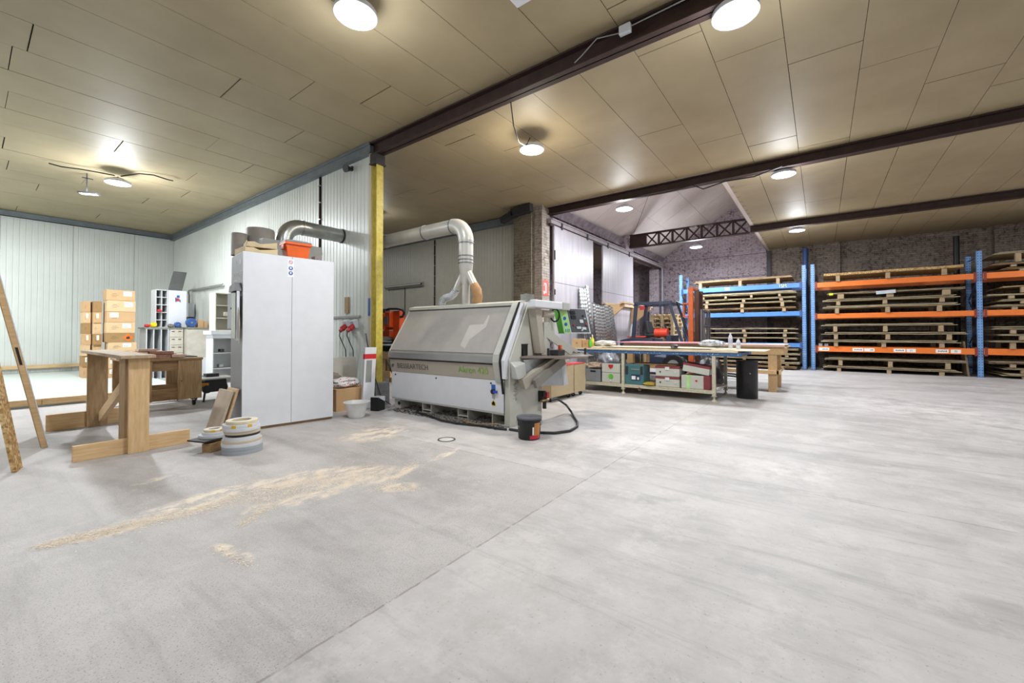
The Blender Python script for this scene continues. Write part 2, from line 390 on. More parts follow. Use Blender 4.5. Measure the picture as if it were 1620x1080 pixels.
# wall with the sliding doors (Y = 5.7)
m = MB().box((8.75, 5.62, 0), (9.12, 6.0, 4.45)).build('wall_back', M_brick2); S(m, 'painted brick pillar at the corner by the sliding doors')
S(MB().box((8.6, 5.85, 0), (8.98, 6.4, 4.3)).build('wall_back', brickmat('bare grey brick', ('#6f6656', '#5d5446', '#4b4338', '#7d7463'), '#847b6c')), 'bare brick return of the pillar')
S(MB().box((9.12, 5.72, 4.12), (18.8, 6.05, 4.6)).build('wall_back', M_brick), 'brick lintel over the sliding doors')
S(MB().box((13.9, 5.45, 4.15), (14.6, 5.9, 4.62)).box((18.0, 5.6, 0), (18.8, 6.0, 4.5)).build('wall_back', M_brick), 'brick pier and truss seat')
# hollow concrete blocks / steel lintel above the track with dark gaps
M_lint = mat('stained steel lintel', '#5c5158', .7, var=.5, scale=5, col2='#8d8188')
S(MB().box((9.12, 5.60, 4.28), (18.0, 5.72, 4.34)).prism([(5.72, 4.34), (5.62, 4.34), (5.50, 4.52), (5.72, 4.52)], 'x', 9.12, 18.6).build('trim_8', M_lint), 'stained steel lintel above the sliding doors')
m = MB()
for i in range(17):
    x = 9.5+i*.52
    m.box((x, 5.585, 4.20), (x+.16, 5.73, 4.25))
S(m.build('trim_9', M_brown), 'row of dark brackets above the door track')
# sliding door track and doors
S(MB().box((9.0, 5.50, 4.03), (18.3, 5.60, 4.12)).box((9.0, 5.46, 4.12), (18.3, 5.62, 4.15)).build('trim_10', mat('painted track', '#9d9499', .5)), 'sliding door track')
S(MB().box((9.0, 5.52, 3.97), (18.3, 5.58, 4.03)).build('trim_11', M_brown), 'rusty lower flange of the door track')
k = NT('pale steel door sheet'); f = k.noise(.7, 5); f2 = k.noise(1.5, 6, k.mapping((5, 5, .25)), .7)
c = k.ramp(f, [(.35, '#a09ba0'), (.7, '#b2adb4')]); c = k.mix(k.math('MULTIPLY', k.ramp(f2, [(.45, (0,0,0,1)), (.7, (1,1,1,1))]), .6), c, '#807d84')
k.l(c, k.b.inputs['Base Color']); k.b.inputs['Roughness'].default_value = .4; M_door = k.m
for n_, (x0, x1, y) in enumerate(((9.15, 11.42, 5.50), (12.12, 14.72, 5.50))):
    m = MB().box((x0, y, .04), (x1, y+.05, 2.52)).box((x0, y, 2.53), (x1, y+.05, 3.99)).box((x0, y+.012, 2.5), (x1, y+.045, 2.55))
    d = m.build('door_%d' % (n_+1), M_door, bevel=.003); S(d, 'pale grey steel sliding door, %s leaf' % ('left' if n_ == 0 else 'right'))
    MB().box((x0+.35, y-.02, 3.95), (x0+.42, y+.03, 4.12)).box((x1-.42, y-.02, 3.95), (x1-.35, y+.03, 4.12)).build('hanger', M_dark, d)
S(MB().cyl((18.0, 5.45, 0), (18.0, 5.45, 4.0), .05, n=10).build('trim_12', mat('dull pipe', '#8b8790', .5)), 'rainwater pipe by the brick corner')
# room behind the doors
S(MB().box((9.2, 9.6, 0), (18.8, 9.8, 4.4)).build('wall_back', M_brick), 'far brick wall seen through the door gap')
# hidden sides of the hall
M_plain = mat('plain rendered wall', '#a8a49c', .8)
S(MB().box((-8.2, -10, 0), (-8, 17.3, CE)).build('wall_left', M_plain)); S(MB().box((-8, -10.2, 0), (19, -10, CE)).build('wall_near', M_plain))

# ------------------------------------------------------------------ ceiling of long insulation boards, one real gap at every seam
k = NT('tan ceiling board'); f = k.noise(1.2, 5); f2 = k.noise(.35, 4)
c = k.ramp(f, [(.3, '#9a8b6d'), (.7, '#a99a7b')]); c = k.mix(k.math('MULTIPLY', f2, .4), c, '#8e8268')
k.l(c, k.b.inputs['Base Color']); k.b.inputs['Roughness'].default_value = .55; M_ceil = k.m
M_gap = mat('dark joint', '#1c1712', .9)
ends = {('A', 8): [2.10], ('A', 7): [2.70], ('A', 6): [3.35], ('A', 5): [3.95], ('A', 9): [.42, 3.26], ('A', 12): [.34, 3.34], ('A', 10): [.31], ('A', 11): [2.55],
        ('A', 14): [2.83], ('A', 15): [.39], ('A', 16): [3.10], ('A', 17): [.5, 1.53], ('A', 18): [2.67], ('A', 19): [.98, 3.2], ('A', 13): [1.6], ('A', 2): [1.9], ('A', 3): [1.2], ('A', 4): [2.2],
        ('A', 1): [3.85], ('B', -1): [5.97, 8.78], ('B', 0): [5.39, 8.19], ('B', 1): [4.74, 7.58], ('B', -2): [6.60], ('B', -3): [7.49], ('B', -4): [8.09], ('B', 3): [7.01],
        ('B', 2): [6.68], ('B', 4): [6.40], ('B', 5): [5.77, 8.62], ('B', 6): [4.99, 7.95], ('B', 7): [7.38], ('B', 8): [6.8], ('B', 9): [6.5], ('B', 10): [6.09], ('B', 11): [8.27], ('B', 13): [8.02],
        ('C', 0): [9.89, 12.26, 15.9], ('C', 1): [10.32, 12.7, 16.1], ('C', -1): [9.95, 12.57, 15.6], ('C', -2): [12.82, 15.5], ('C', -3): [12.8, 15.9], ('C', -4): [12.15, 15.4], ('C', -5): [12.4]}
m = MB()
rc = random.Random(3)
for reg, xa, xb, ymin, ymax in (('A', -8, 4.2, -10, 17.2), ('B', 4.2, 9.1, -10, 17.2), ('C', 9.1, 18.8, -10, 1.7)):
    kk = -15
    while .3+.7*kk < ymax:
        y0 = max(ymin, .3+.7*kk); y1 = min(ymax, .3+.7*(kk+1))
        if y1 > ymin:
            cuts = ends.get((reg, kk)) or [xa+rc.uniform(.8, xb-xa-.8)]
            xs = [xa]+sorted(cuts)+[xb]
            g = .0035 if reg == 'B' else .004
            for a, b in zip(xs[:-1], xs[1:]):
                ge = rc.choice((.003, .006, .009)) if reg != 'C' else .004
                dz = rc.uniform(0, .004)
                m.box((a+ge, y0+g, CE+dz), (b-ge, y1-g*rc.uniform(.4, 1.3), CE+.04))
        kk += 1
m.mat(1)
m.box((-8.2, -10, CE+.035), (9.1, 17.4, CE+.2)).box((9.1, -10, CE+.035), (19, 1.7, CE+.2))
m.box((9.0, 5.7, 4.6), (9.2, 17.4, CE+.1))
S(m.build('ceiling', [M_ceil, M_gap]), 'flat ceiling of tan boards')
S(MB().box((9.15, 5.9, 4.36), (18.8, 9.8, 4.5)).build('ceiling', M_ceil), 'low ceiling of the room behind the sliding doors')
# little white patch in the ceiling at the top edge of the view
S(MB().box((2.75, 2.17, CE-.006), (3.29, 2.40, CE+.01)).build('ceiling', M_white), 'small white patch panel in the ceiling')
# sloped bay over the sliding doors
k = NT('pale roof boards'); f = k.noise(1.1, 5); k.l(k.ramp(f, [(.3, '#c3b9b5'), (.7, '#d2c9c6')]), k.b.inputs['Base Color']); k.b.inputs['Roughness'].default_value = .6; M_slope = k.m
sl = (7.05-4.52)/(5.72-1.7); L = math.hypot(5.72-1.7, 7.05-4.52); uy = -(5.72-1.7)/L; uz = (7.05-4.52)/L
m = MB(); t = 0; r_ = 0
while t < L-.01:
    t1 = min(L, t+1.2); x = 9.1-(r_ % 2)*.0
    xs = [9.1]+[9.1+1.25*i+(.0 if r_ % 2 else .0) for i in range(1, 8)]+[18.8]
    for a, b in zip(xs[:-1], xs[1:]):
        g = .005
        q = [(a+g, 5.72+uy*(t+g), 4.52+uz*(t+g)), (b-g, 5.72+uy*(t+g), 4.52+uz*(t+g)), (b-g, 5.72+uy*(t1-g), 4.52+uz*(t1-g)), (a+g, 5.72+uy*(t1-g), 4.52+uz*(t1-g))]
        m.hexa(q+[(p[0], p[1]-uz*-.0, p[2]+.05) for p in q])
    t = t1; r_ += 1
m.mat(1)
q = [(9.1, 5.80, 4.52), (18.8, 5.80, 4.52), (18.8, 1.62, 7.15), (9.1, 1.62, 7.15)]
m.hexa([(p[0], p[1], p[2]+.04) for p in q]+[(p[0], p[1], p[2]+.2) for p in q])
S(m.build('ceiling', [M_slope, M_gap]), 'sloping pale roof boards above the sliding doors')
S(MB().box((9.1, 1.60, CE), (18.8, 1.70, 7.2)).build('ceiling', M_slope), 'upright side of the raised roof bay')
S(MB().box((9.0, 1.6, CE-.0), (9.12, 5.8, 7.2)).build('ceiling', M_slope), 'end of the raised roof bay')
S(MB().box((9.1, 1.69, CE-.004), (18.8, 1.705, CE+.06)).build('trim_13', M_ceil), 'cut edge of the flat ceiling')
m = MB()
for i in range(22):
    x = 9.35+i*.43; m.box((x, 1.52, CE-.003), (x+.008, 1.60, CE))
S(m.build('trim_14', M_brown), 'row of screws along the ceiling edge')

# steel beams
def ibeam(name, X, y0, y1, z0, z1, label, w=.16):
    m = MB(); m.box((X-w/2, y0, z0), (X+w/2, y1, z0+.018)); m.box((X-w/2, y0, z1-.018), (X+w/2, y1, z1)); m.box((X-.008, y0, z0), (X+.008, y1, z1))
    return m
S(ibeam('', 4.2, -10, 6.1, 4.22, 4.44, '').build('trim_15', M_brown), 'dark steel beam from the yellow post across the ceiling')
S(ibeam('', 9.1, -10, 5.9, 4.26, 4.44, '').build('trim_16', M_brown), 'second dark steel beam')
S(ibeam('', 14.3, -10, 1.7, 4.26, 4.44, '').build('trim_17', M_brown), 'third dark steel beam')
# ------------------------------------------------------------------ lamps
M_led = emit('led disc', '#ffffff', 14.); M_ledw = emit('warm led disc', '#fff1dc', 14.)
LP = .57; PP = .28
def lamp(x, y, z, label, r=.2, drop=.06, warm=False, power=100, hidden=False):
    t = T('high_bay_lamp', (x, y, z), label, 'lamp', 'round LED lamps under the ceiling')
    MB().lathe([(0, .10), (.09, .10), (.13, .075), (r*.97, .05), (r, .03), (r, .0), (r*.93, -.004), (r*.93, .008), (0, .008)]).build('housing', mat('lamp housing', '#c9ced8', .4, .2), t)
    MB().lathe([(r*.92, .0), (r*.6, -.012), (0, -.016)]).build('lens', M_ledw if warm else M_led, t)
    m = MB(); top = CE-z if not hidden else CE-z
    m.tube([(0, 0, .10), (0, 0, .13)], .012, 8)
    m.cyl((0, 0, .1), (0, 0, max(drop, .14)), .004, n=6)
    m.build('hanger', M_dark, t)
    ld = bpy.data.lights.new('lamp_light', 'AREA'); ld.shape = 'DISK'; ld.size = r*1.8; ld.energy = power*LP
    ld.color = (1, .92, .80) if warm else (.90, .95, 1)
    lo = bpy.data.objects.new('lamp_light', ld); C.objects.link(lo); lo.location = (0, 0, -.022); lo.parent = t
    lg = bpy.data.lights.new('lamp_glow', 'POINT'); lg.energy = power*PP; lg.shadow_soft_size = .2; lg.color = ld.color
    lo = bpy.data.objects.new('lamp_glow', lg); C.objects.link(lo); lo.location = (0, 0, -.26); lo.parent = t
    return t
lamp(2.26, 3.59, 4.28, 'round LED lamp glaring on the ceiling above the white cabinet side', power=125)
lamp(4.30, .62, 4.17, 'round LED lamp cut by the top edge of the view, on the brown beam', power=125)
lamp(5.55, 3.76, 4.19, 'round LED lamp hanging on a wire above the grey machine', warm=True, power=150)
lamp(1.84, 11.23, 4.20, 'round LED lamp over the raised platform with long dark cables', power=400)
lamp(9.60, 3.80, 4.21, 'round LED lamp in the pale sloping roof bay nearest the beam', power=230)
lamp(9.30, .55, 4.20, 'round LED lamp beside the second brown beam', power=190)
lamp(14.6, .55, 4.20, 'round LED lamp beside the third beam in front of the racks', power=210)
lamp(15.3, 3.47, 4.20, 'round LED lamp below the truss in front of the brick gable', power=400)
hid = 'unseen round LED lamp added out of view to brighten the hall'
for p in ((4.3, -3.6, 4.17), (9.3, -4.6, 4.2), (14.6, -5.8, 4.2), (-2.2, 3.6, 4.28), (-2.2, 10.5, 4.28), (-1.4, 15.0, 4.28), (-2, -4, 4.28), (-1.5, -8, 4.28), (6.6, 9.5, 4.28), (7.0, 14, 4.28), (5.5, -8, 4.28)):  # made-up lamps outside the view, added as fill light
    lamp(*p, hid, power=(60 if p[0] > 6 and p[1] > 5 else 330 if p[1] > 10 else 130), hidden=True)
# ================================================================== left bay
# ---- big trestle made of wide planks
t = T('timber_trestle', (1.1, 5.6, 0), 'big plank trestle standing on two long foot boards beside the white cabinet', 'trestle')
o = (1.1, 5.6, 0)
def plank(name, a, b, parent, o=o, m_=M_pine, bev=.003, label=None):
    return MB(o).box(a, b).build(name, m_, parent, bev, label)
plank('foot_board', (.63, 5.57, 0), (1.52, 5.615, .15), t)
plank('foot_board', (.63, 7.60, 0), (1.50, 7.645, .20), t)
plank('leg', (1.005, 5.525, 0), (1.165, 5.569, .95), t, m_=M_pineV)
plank('leg', (.99, 5.616, .0), (1.035, 5.86, .95), t, m_=M_pine2V)
plank('leg', (.975, 7.555, 0), (1.17, 7.599, .95), t, m_=M_pine2V)
MB(o).bar((1.10, 7.5, .12), (1.08, 5.92, .72), .05, .12).build('brace', M_pine, t, .003)
MB(o).box((.93, 5.46, .951), (1.2, 7.70, .985)).build('top_board', wood('weathered plank', '#9c8468', '#b6a084', (18, 2, 18)), t, .004)

# ---- low wooden bench on castors
t = T('wheeled_bench', (1.95, 8.9, 0), 'brown wooden work table on castors behind the trestle', 'bench'); o = (1.95, 8.9, 0)
MB(o).box((1.48, 8.38, .765), (2.46, 9.42, .80)).build('table_top', M_pine2, t, .003)
for a, b in (((2.13, 8.40), (2.45, 8.44)), ((1.50, 8.40), (1.80, 8.44)), ((2.20, 9.36), (2.45, 9.40)), ((1.50, 9.36), (1.75, 9.40))):
    MB(o).box((*a, .12), (*b, .765)).build('leg', M_pine2V, t, .003)
MB(o).box((1.5, 8.445, .60), (2.45, 8.48, .764)).box((1.51, 8.45, .12), (2.44, 8.49, .30)).build('rail', M_pine2, t, .003)
MB(o).box((1.5, 9.32, .14), (2.45, 9.355, .30)).build('rail', M_pine2, t, .003)
for x in (1.6, 2.36):
    for y in (8.47, 9.33):
        c = MB(o).box((x-.04, y-.04, .10), (x+.04, y+.04, .12)).box((x-.025, y-.012, .045), (x-.02, y+.012, .10)).box((x+.02, y-.012, .045), (x+.025, y+.012, .10)).build('castor', M_dark, t)
        MB(o).cyl((x-.016, y, .045), (x+.016, y, .045), .045, n=16).build('wheel', M_rubber, c)
tag(MB().box((2.02, 8.6, .801), (2.44, 9.38, .815)).build('rubber_mat', mat('black mesh mat', '#26282b', .8, bump=.5, scale=60)), 'black ridged mat lying on the right end of the brown work table', 'mat')
M_mah = wood('reddish wood', '#8a5a48', '#b08470', (10, 10, 10), knots=False)
M_pal = wood('pinkish wood', '#c3a08c', '#d6bba9', (10, 10, 10), knots=False)
offs = [((1.62, 8.44, .80), (.22, .10, .05), .05, M_mah, 'reddish wood offcut at the left front of the pile on the brown work table'),
        ((1.885, 8.44, .80), (.28, .11, .06), -.05, M_mah, 'reddish offcut at the front middle of the pile on the brown work table'),
        ((2.13, 8.47, .816), (.18, .12, .045), .05, M_pal, 'pale offcut at the front right of the pile on the brown work table'),
        ((1.59, 8.62, .80), (.36, .12, .07), 0, M_pal, 'pale offcut at the left rear of the pile on the brown work table'),
        ((1.98, 8.66, .816), (.34, .14, .054), .04, M_mah, 'reddish offcut at the right rear of the pile on the brown work table'),
        ((1.62, 8.50, .871), (.26, .12, .04), .03, M_pal, 'pale pinkish offcut on the second layer of the pile, left'),
        ((1.93, 8.50, .871), (.30, .12, .045), -.04, M_mah, 'reddish offcut on the second layer of the pile, right'),
        ((1.78, 8.66, .871), (.40, .12, .05), .0, M_pal, 'long pale offcut lying across the pile'),
        ((1.76, 8.56, .922), (.24, .1, .035), .2, M_pal, 'pinkish offcut on the very top of the pile')]
for p, s_, rz, m_, lb in offs:
    ob = MB().rbox((0, 0, s_[2]/2), s_).build('wood_offcut', m_, bevel=.002, loc=p); ob.rotation_euler = (0, 0, rz); tag(ob, lb, 'offcut', 'wood offcuts piled on the work table')

# ---- door leaf and chipboard leaning at the left edge
def lean_slab(name, base, far, top, thick, height_pts, m_, label, cat):
    pass
b0 = Vector((.50, 6.52, 0)); b1 = Vector((.555, 6.645, 0)); dirn = Vector((.09, .8, 0)); up = Vector((-.395, -.02, 2.06))
t = T('door_leaf', (.52, 6.58, 0), 'tall door leaf leaning at the left edge, timber edge with a dark lock slot', 'door'); o = t.location
e = (b1-b0)
q = [b0, b1, b1+dirn*.001, b0+dirn*.001]
w_ = Vector((.045, -.006, 0))
base = [Vector((.515, 6.56, 0)), Vector((.56, 6.555, 0)), Vector((.605, 7.355, 0)), Vector((.56, 7.36, 0))]
MB(o).hexa(base+[p+up for p in base]).build('core', M_pine, t, .002)
ff = [Vector((.5605, 6.553, 0)), Vector((.565, 6.553, 0)), Vector((.610, 7.357, 0)), Vector((.6055, 7.357, 0))]
MB(o).hexa(ff+[p+up for p in ff]).build('face_sheet', M_white, t)
ff = [Vector((.5095, 6.558, 0)), Vector((.5145, 6.558, 0)), Vector((.5595, 7.362, 0)), Vector((.5545, 7.362, 0))]
MB(o).hexa(ff+[p+up for p in ff]).build('face_sheet', M_mdf, t)
def onleaf(fx, z): return base[0].lerp(base[1], fx)+up*(z/2.06)
s0, s1 = .88, 1.06
MB(o).hexa([onleaf(.3, s0)+Vector((0, -.004, 0)), onleaf(.72, s0)+Vector((0, -.004, 0)), onleaf(.72, s0)+Vector((0, .004, 0)), onleaf(.3, s0)+Vector((0, .004, 0)),
            onleaf(.3, s1)+Vector((0, -.004, 0)), onleaf(.72, s1)+Vector((0, -.004, 0)), onleaf(.72, s1)+Vector((0, .004, 0)), onleaf(.3, s1)+Vector((0, .004, 0))]).build('lock_slot', M_black, t, label='dark lock slot in the edge')
bs = [Vector((.13, 5.57, 0)), Vector((.29, 5.60, 0)), Vector((.33, 5.73, 0)), Vector((.17, 5.80, 0))]
bs = [Vector((.285, 5.60, 0)), Vector((.325, 5.74, 0)), Vector((-.42, 5.98, 0)), Vector((-.46, 5.84, 0))]
up2 = Vector((-.17, 0, 1.15))
bs = [Vector((.27, 5.59, 0)), Vector((.30, 5.585, 0)), Vector((.345, 5.76, 0)), Vector((.315, 5.765, 0))]
ob = MB().hexa(bs+[p+up2 for p in bs]).build('osb_board', M_osb, bevel=.001); tag(ob, 'short flaky chipboard panel leaning at the lower left edge of the view', 'board')

# ---- edging rolls
M_r = [mat('white edging', '#d3d6dc', .45, var=.04), mat('beige edging', '#c9bca4', .5, var=.05), mat('grey edging', '#9fa6ad', .45, var=.05), mat('dark edging', '#2d2a2b', .4), mat('cream edging', '#d8c9a6', .5)]
M_tape = mat('yellow tape', '#d9a928', .5)
def roll(cx, cy, z, r, ri, h, mi, label, grp, tape=None):
    t = T('edging_roll', (cx, cy, z), label, 'roll', grp)
    prof = [(ri, 0), (r, 0), (r+.002, h/2), (r, h), (ri, h), (ri, 0)]
    MB().lathe(prof, n=44).build('coil', M_r[mi], t)
    # wound turns read as fine rings on the top face
    m = MB(); n_ = 6
    for i in range(n_):
        rr = ri+(r-ri)*(i+.5)/n_; m.lathe([(rr-.0012, h), (rr, h+.0012), (rr+.0012, h)], n=36)
    m.build('winding', M_r[0 if mi != 0 else 2], t)
    if tape is not None:
        a = tape
        for k_ in range(2):
            aa = a+k_*.9; m = MB()
            c_, s_ = math.cos(aa), math.sin(aa); tx, ty = -s_, c_
            m.hexa([((r+.001)*c_+tx*w1, (r+.001)*s_+ty*w1, z_) for z_ in (0, h) for w1 in (-.018, .018)][0:2]+[((r+.004)*c_+tx*w1, (r+.004)*s_+ty*w1, 0) for w1 in (.018, -.018)]+
                   [((r+.001)*c_+tx*w1, (r+.001)*s_+ty*w1, h) for w1 in (-.018, .018)]+[((r+.004)*c_+tx*w1, (r+.004)*s_+ty*w1, h) for w1 in (.018, -.018)])
            m.build('tape', M_tape, t, label='yellow tape')
    return t
cx, cy = 1.735, 4.75
g = 'edging rolls in the tall stack by the cabinet'
st = [(.178, .10, .037, 2, 0, 0, 'grey edging roll at the very bottom of the tall stack'), (.178, .10, .036, 2, .002, 0, 'grey edging roll second from the bottom of the tall stack'),
      (.176, .10, .034, 0, -.003, .003, 'white edging roll third from the bottom of the tall stack'), (.174, .10, .026, 1, 0, .004, 'beige edging roll fourth from the bottom of the tall stack'),
      (.160, .09, .034, 0, -.006, .0, 'white edging roll just under the dark one in the tall stack'), (.152, .09, .022, 3, .004, 0, 'dark brown edging roll in the middle of the tall stack'),
      (.158, .09, .030, 1, 0, .0, 'thin beige edging roll resting on the dark roll'), (.163, .09, .034, 0, -.008, -.004, 'wide white edging roll above the dark roll in the tall stack'),
      (.155, .085, .030, 0, -.015, .0, 'white edging roll with yellow tape near the top of the tall stack'), (.138, .085, .028, 4, -.004, .004, 'cream edging roll on the very top of the tall stack')]
z = .0
for i, (r, ri, h, mi, dx, dy, lb) in enumerate(st):
    roll(cx+dx, cy+dy, z, r, ri, h, mi, lb, g, tape=-2.3 if i == 8 else None); z += h+.0012
t = T('short_pallet', (1.60, 5.12, 0), 'little wooden block pallet carrying a dark board next to the tall roll stack', 'pallet'); o = t.location
for i, (x, y) in enumerate(((1.56, 5.00), (1.66, 5.20))):
    MB(o).rbox((x, y, .045), (.16, .10, .088), (0, 0, .5)).build('block', M_pine2, t, .002)
MB(o).rbox((1.60, 5.10, .0985), (.26, .16, .016), (0, 0, .3)).build('slat', M_pine2, t, .002)
MB(o).rbox((1.60, 5.10, .115), (.38, .24, .016), (0, 0, .35)).build('deck', M_dark, t, .002, 'dark board')
z = .124
for r, ri, h, mi, dx, dy, lb in ((.135, .07, .03, 0, 0, 0, 'white edging roll at the bottom of the small pile'), (.115, .06, .026, 0, .008, 0, 'white edging roll in the middle of the small pile'), (.092, .05, .022, 4, 0, .004, 'cream edging roll on top of the small pile')):
    roll(1.605+dx, 5.11+dy, z, r, ri, h, mi, lb, 'edging rolls in the small pile', tape=-2.0 if mi == 4 else None); z += h+.001

# ---- panels leaning on the cabinet side
def slab(name, pts_bottom, upv, m_, label, cat, parent=None):
    ob = MB().hexa([Vector(p) for p in pts_bottom]+[Vector(p)+Vector(upv) for p in pts_bottom]).build(name, m_, bevel=.002)
    return tag(ob, label, cat)
slab('mdf_panel', [(1.83, 5.74, 0), (1.86, 5.74, 0), (1.855, 6.14, 0), (1.83, 6.14, 0)], (.145, 0, .5), mat('dusty mdf', '#b3a390', .8), 'beige board leaning against the grey side of the tall white cabinet, in front', 'board')
slab('chipboard_panel', [(1.885, 5.72, 0), (1.91, 5.72, 0), (1.91, 6.02, 0), (1.885, 6.02, 0)], (.142, 0, .52), M_ply, 'slightly browner board leaning behind the beige one against the cabinet', 'board')

# ---- tall white cabinet (dust extraction housing)
d_ = Vector((.99128, -.1318, 0)); ang = math.atan2(d_.y, d_.x)
t = T('tall_cabinet', (2.06, 5.66, 0), 'tall white two-door cabinet with a grey side and round safety stickers', 'cabinet', rz=ang)
W_, H_, D_ = 1.10, 2.21, .60
MB().box((0, .022, .03), (W_, D_, H_)).build('body', mat('cabinet side grey', '#85868a', .45, .1, var=.04), t, .003)
MB().box((.01, .03, 0), (W_-.01, D_-.02, .03)).build('plinth', M_pine2, t)
for x0, x1 in ((.0, W_*.505-.002), (W_*.505+.002, W_)):
    MB().box((x0, 0, .035), (x1, .022, H_+.002)).build('door', M_white, t, .002)
def disc(name, x, z, r, m_, parent, y=-.0015):
    return MB().cyl((x, y, z), (x, y+.0014, z), r, n=24, smooth=False).build(name, m_, parent)
stk = mat('sticker white', '#e9ebee', .4); sblue = mat('sticker blue', '#2456a5', .4); sred = mat('sticker red', '#c22a2e', .4)
s = MB().box((W_*.455, -.0006, 1.945), (W_*.455+.075, 0, 2.18)).build('sticker_sheet', stk, t)
cxs = W_*.455+.0375
disc('prohibition_sign', cxs, 2.14, .024, sred, s); disc('sign_ground', cxs, 2.14, .018, stk, s, -.0020)
MB().rbox((cxs, -.0024, 2.14), (.04, .0008, .005), (0, .8, 0)).build('sign_bar', sred, s)
for z in (2.06, 1.995):
    disc('mandatory_sign', cxs, z, .026, sblue, s); MB().box((cxs-.010, -.0024, z-.012), (cxs-.003, -.0016, z+.012)).box((cxs+.003, -.0024, z-.012), (cxs+.010, -.0016, z+.012)).cyl((cxs, -.0024, z+.006), (cxs, -.0016, z+.006), .012, n=14).build('pictogram', stk, s)
# side: writing, control box
M_txt = mat('pale lettering', '#c6c8c6', .5)
ty = Vector((0, 0, 0))
def side_text(body, size, y, z, sx=1.):
    o_ = text('lettering', body, size, (-.0012, y, z), (PI/2, 0, -PI/2), M_txt, t, .0006, sx=sx); return o_
side_text('WOOD-JET', .10, .30, 1.945, .95)
m = MB(); rq = random.Random(4)
for i, z in enumerate((1.87, 1.83, 1.79)):
    y = .13
    while y < .45: w3 = rq.uniform(.012, .04); m.box((-.0012, y, z), (0, y+w3, z+.016)); y += w3+.012
m.build('faded_print', M_txt, t)
MB().box((-.0015, .12, 2.07), (0, .16, 2.13)).prism([(.30, 2.06), (.34, 2.13), (.38, 2.06), (.37, 2.06), (.34, 2.11), (.31, 2.06)], 'x', -.0015, 0).build('emblem', M_txt, t)
cb = MB().box((-.05, .22, 1.26), (-.001, .56, 1.72)).build('control_box', mat('control box grey', '#9a9fa6', .45), t, .004)
MB().prism([(.03, 1.725), (.40, 1.725), (.36, 1.80), (.10, 1.83)], 'x', -.07, -.002).build('rain_hood', mat('hood grey', '#77777a', .5), cb, .002)
MB().box((-.065, .06, 1.14), (-.058, .26, 1.70)).build('door_flap', M_galv, cb, .001)
MB().box((-.06, .015, 1.12), (-.03, .028, 1.72)).build('frame_edge', M_white, cb)
MB().cyl((-.058, .34, 1.52), (-.051, .34, 1.52), .012, n=12).build('lock', M_black, cb)
MB().prism([(-.02, 1.08), (.05, 1.25), (.06, 1.6), (-.03, 1.45), (-.06, 1.3)], 'x', -.045, -.04).build('paper_flap', mat('curled paper', '#b3aca4', .8), cb)
# ---- things on top of the cabinet
def cabpt(x, y, z=0): return Vector((2.06, 5.66, 0))+d_*x+Vector((-d_.y, d_.x, 0))*y+Vector((0, 0, z))
t = T('storage_bin', cabpt(.66, .19, H_+.003), 'orange plastic bin with a grey lid on top of the tall white cabinet', 'bin', rz=ang)
MB().hexa([(-.13, -.09, 0), (.13, -.09, 0), (.13, .09, 0), (-.13, .09, 0), (-.155, -.11, .2), (.155, -.11, .2), (.155, .11, .2), (-.155, .11, .2)]).box((-.17, -.125, .18), (.17, .125, .215)).box((-.172, -.05, .12), (-.15, .05, .18)).build('body', mat('orange plastic', '#e2601c', .4), t, .005)
MB().box((-.165, -.12, .216), (.165, .12, .235)).box((-.12, -.08, .235), (.12, .08, .25)).build('lid', mat('grey lid plastic', '#83898f', .45), t, .005)
tag(MB().box((-.05, -.05, 0), (.05, .05, .085)).build('concrete_sample', mat('speckled grey foam', '#8e8788', .9, var=.3, scale=50), loc=cabpt(.96, .26, H_+.002)), 'grey speckled block on the right end of the tall cabinet top', 'block')
M_tray = mat('cream carton', '#cbb894', .8)
for i, (p, a, lb) in enumerate(((cabpt(.20, .25, H_+.003), ang+.05, 'cream carton tray lying directly on the tall cabinet top'), (cabpt(.25, .27, H_+.092), ang-.12, 'second cream carton tray stacked on top of the first one'))):
    t = T('carton_tray', p, lb, 'tray', 'cream trays on the cabinet top', rz=a); w2, d2 = (.19, .20) if i == 0 else (.17, .16)
    MB().box((-w2, -d2, 0), (w2, d2, .012)).box((-w2, -d2, .012), (-w2+.01, d2, .075)).box((w2-.01, -d2, .012), (w2, d2, .085)).box((-w2, d2-.01, .012), (w2, d2, .085)).build('tray', M_tray, t, .002)
    MB().prism([(-w2, .012), (w2, .012), (w2, .085), (w2*.4, .06), (-.02, .045), (-w2*.5, .07), (-w2, .06)], 'y', -d2, -d2+.008).build('front_flap', M_tray, t)
    MB().box((-w2*.6, -d2*.7, .013), (w2*.7, d2*.8, .04)).build('content', M_pine2, t)

# ---- dust collector behind the cabinet with its duct
t = T('dust_collector', (2.95, 7.0, 0), 'grey dust collector hidden behind the tall cabinet, two drums showing on top', 'machine'); o = t.location
MB(o).box((2.62, 6.5, 0), (3.5, 7.5, 2.6)).build('housing', M_grey, t, .005)
MB(o).lathe([(.105, 2.38), (.105, 2.70), (.10, 2.72), (.04, 2.725), (.0, 2.725)], (2.52, 7.08, 0)).box((2.5, 7.0, 2.3), (2.7, 7.15, 2.38)).build('drum', mat('dusty drum', '#8c857e', .6), t)
MB(o).lathe([(.20, 2.60), (.20, 2.83), (.19, 2.85), (0, 2.85)], (2.83, 7.12, 0)).build('drum', mat('dusty drum', '#8c857e', .6), t)
t = T('exhaust_duct', (3.2, 7.08, 2.6), 'shiny round duct bending from behind the tall cabinet into the partition', 'duct'); o = t.location
P_ = [Vector((3.17, 7.08, 2.602)), Vector((3.17, 7.08, 2.72))]+[Vector((3.17+.28*(1-math.cos(a)), 7.08, 2.72+.28*math.sin(a))) for a in [PI/2*i/10 for i in range(1, 11)]]
